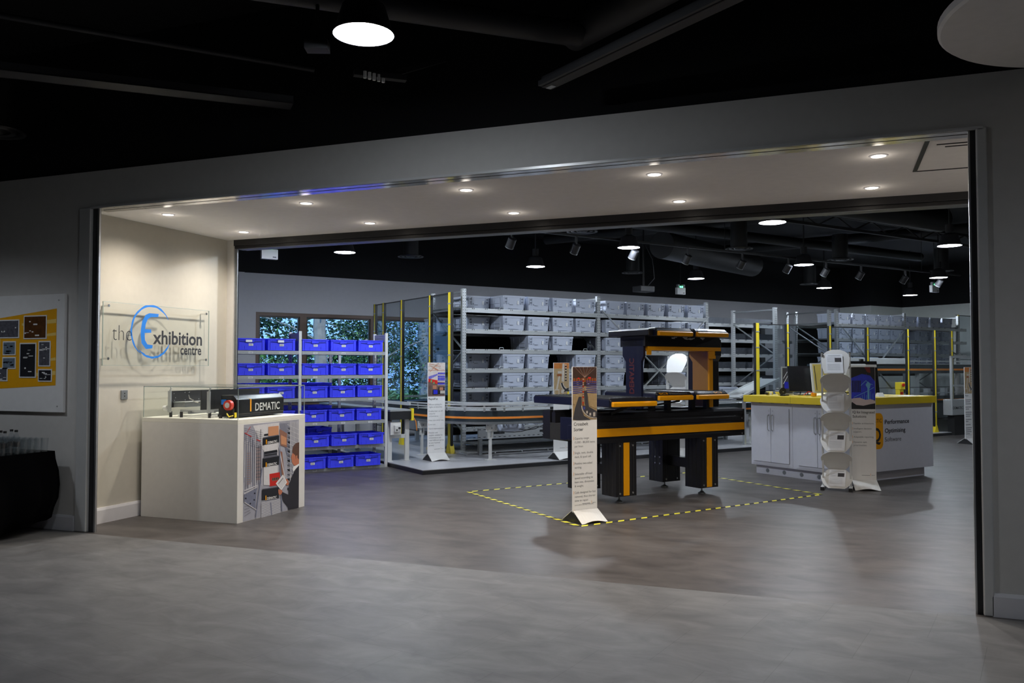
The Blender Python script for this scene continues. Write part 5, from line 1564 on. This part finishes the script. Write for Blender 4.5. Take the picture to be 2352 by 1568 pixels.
obj('orange_strip', M().box(.1, 7.0, -.008, 0, 1.41, 1.455), 'orange_strip', t)
obj('guide_rail', M().box(0, 7, -.03, -.01, 1.62, 1.65).box(0, 7, -.01, .0, 1.555, 1.57), 'galv_light', t)
for x in (.3, 1.9, 3.5, 5.2, 6.8): obj('leg', M().box(x-.04, x+.04, .05, .11, 0, 1.34), 'shelf_cream', t)
t = hroot('lower_conveyor', 'low conveyor on cream legs behind the right fence', 'conveyor', 14.6, -11.75, .07)
obj('side_frame', M().box(0, 8.0, 0, .5, .62, .80), 'conv_side', t)
obj('orange_strip', M().box(3.5, 8.0, -.008, 0, .69, .72), 'orange_strip', t)
obj('guide_rail', M().box(0, 8, -.03, -.01, .86, .89), 'galv_light', t)
for x in (.3, 2.3, 4.3, 6.3): obj('leg', M().box(x-.04, x+.04, .05, .11, 0, .62), 'shelf_cream', t)
obj('motor', M().cyl((1.0, .2, .5), (1.5, .2, .5), .08, n=16).cyl((3.0, .2, .5), (3.5, .2, .5), .08, n=16), 'galv_dark', t)
m = M()
for i in range(10): m.box(.4+i*.7, .52+i*.7, .02, .14, .80, .98)
obj('valve_block', m, 'plastic_white', t)
t = hroot('cover_panel', 'long white machine cover above the right conveyor', 'machine cover', 16.3, -11.86, 1.63)
obj('cover', M().box(0, 2.15, 0, .35, 0, .14), 'plastic_white', t, bevel=.01)
obj('bracket', M().box(.2, .24, .1, .14, -.1, 0).box(1.9, 1.94, .1, .14, -.1, 0), 'galv', t)
# sloped chute with totes left of the counter
t = hroot('chute', 'white sloping chute rising behind the left end of the counter', 'chute', 12.2, -11.22, .07)
obj('side_wall', M().prism([(0, .90), (1.1, 1.24), (1.1, 1.28), (0, .94)], 'y', 0, .03), 'galv_light', t)
obj('side_wall', M().prism([(0, .90), (1.1, 1.24), (1.1, 1.28), (0, .94)], 'y', .45, .48), 'galv_light', t)
obj('bed', M().prism([(0, .91), (1.1, 1.25), (1.1, 1.26), (0, .92)], 'y', .03, .45), 'galv_light', t)
for x in (.2, .95): obj('leg', M().box(x-.025, x+.025, .08, .13, 0, .95+x*.2), 'galv', t)
tote('grey tote standing on the conveyor at the left end of the chute', 12.15, -11.95, .07+.83, 'loose totes near the chute', turn=.25)
tote('grey tote on the conveyor behind the chute, farther right', 12.75, -12.05, .07+.83, 'loose totes near the chute', turn=-.1)

# ================================================================== HALL CEILING
t = hroot('light_track', 'long black lighting track crossing the hall ceiling', 'lighting track', 5.2, -10.65, 3.62)
obj('track_rail', M().box(0, 13.5, -.02, .02, 0, .035), 'black_duct', t)
obj('hanger', M().cyl((1, 0, .03), (1, 0, 1.08), .006, n=6).cyl((6, 0, .03), (6, 0, 1.08), .006, n=6).cyl((12, 0, .03), (12, 0, 1.08), .006, n=6), 'black_duct', t)
spot = None
for i, a in enumerate((6.7, 7.9, 9.1, 10.3, 11.65, 12.9, 14.0, 15.1, 16.6, 17.9)):
    lab = 'black cylindrical spotlight on the hall track, %s from the left' % (ordn[i] if i < 9 else 'tenth')
    if spot is None:
        spot = hroot('track_spotlight', lab, 'spotlight', a, -10.65, 3.46, 'black spotlights on the hall track')
        obj('head', M().cyl((0, -.02, .03), (0, .07, -.09), .065, n=20), 'black_satin', spot, smooth=True)
        obj('bezel', M().cyl((0, .07, -.09), (0, .075, -.097), .067, n=20), 'galv_dark', spot)
        obj('bracket', M().box(-.01, .01, -.02, .02, .04, .16), 'black_satin', spot)
    else: dup(spot, W(a, -10.65, 3.46), ANG, lab, 'black spotlights on the hall track')
for i, (a, b, lab) in enumerate(((4.11, -14.33, 'grey emergency light with green lamps, far left under the header'), (14.91, -15.69, 'grey emergency light with a green lamp above the middle of the long rack'), (19.79, -11.93, 'grey emergency light with a green lamp near the right jamb'))):
    t = hroot('emergency_light', lab, 'emergency light', a, b, 3.40, 'emergency lights under the hall ceiling')
    obj('case', M().box(-.14, .14, -.04, .04, 0, .17), 'alu_white', t, bevel=.004)
    obj('indicator', M().cyl((-.03, -.045, .19), (-.03, -.03, .19), .02, n=12).cyl((.03, -.045, .19), (.03, -.03, .19), .02, n=12), 'emit_green', t)
    obj('lamp_head', M().box(-.11, -.05, -.03, .03, .18, .25).box(.05, .13, -.03, .03, .18, .25), 'galv_dark', t)
    obj('badge_slot', M().box(.05, .11, -.041, -.04, .03, .045), 'text_black', t)
    obj('drop_rod', M().cyl((0, 0, .17), (0, 0, 1.30), .01, n=8), 'black_duct', t)
duct([W(11.2, -12.3, 3.95), W(15.2, -13.6, 3.95)], .27, 'fat black ventilation duct above the right bay of the long rack')
duct([W(5, -11.8, 4.2), W(19, -11.8, 4.2)], .10, 'long straight black pipe crossing the hall ceiling')
duct([W(7, -16, 4.48), W(10, -9, 4.48)], .09, 'black pipe running from the window wall over the platform')
duct([W(11, -16, 4.52), W(14.5, -8, 4.52)], .12, 'black duct running over the middle of the hall')
duct([W(15.5, -16, 4.52), W(18.5, -8, 4.52)], .12, 'black duct running over the far right rack')
duct([W(9.5, -8.6, 4.2), W(14.5, -8.6, 4.2)], .22, 'broad black duct just under the header at the right')
t = hroot('ceiling_girder', 'dark lattice girder under the hall ceiling', 'girder', 8.5, -9.3, 3.98)
m = M().bar((0, 0, 0), (12, 0, 0), .05, .05).bar((0, 0, .2), (12, 0, .2), .05, .05)
for i in range(24): m.bar((i*.5, 0, 0 if i % 2 else .2), (i*.5+.5, 0, .2 if i % 2 else 0), .02, .02)
obj('lattice', m, 'black_duct', t)
t = hroot('ceiling_projector', 'black ceiling projector on a pole hanging above the long rack', 'projector', 11.6, -13.3, 3.12)
obj('body', M().box(-.18, .18, -.14, .14, 0, .12), 'black_satin', t, bevel=.01)
obj('pole', M().cyl((0, 0, .12), (0, 0, 1.57), .02, n=10), 'black_duct', t)
obj('cable_loop', M().tube([(.1, 0, .12), (.3, 0, .3), (.25, 0, .7), (.05, 0, 1.0)], .008, 6), 'black_duct', t)
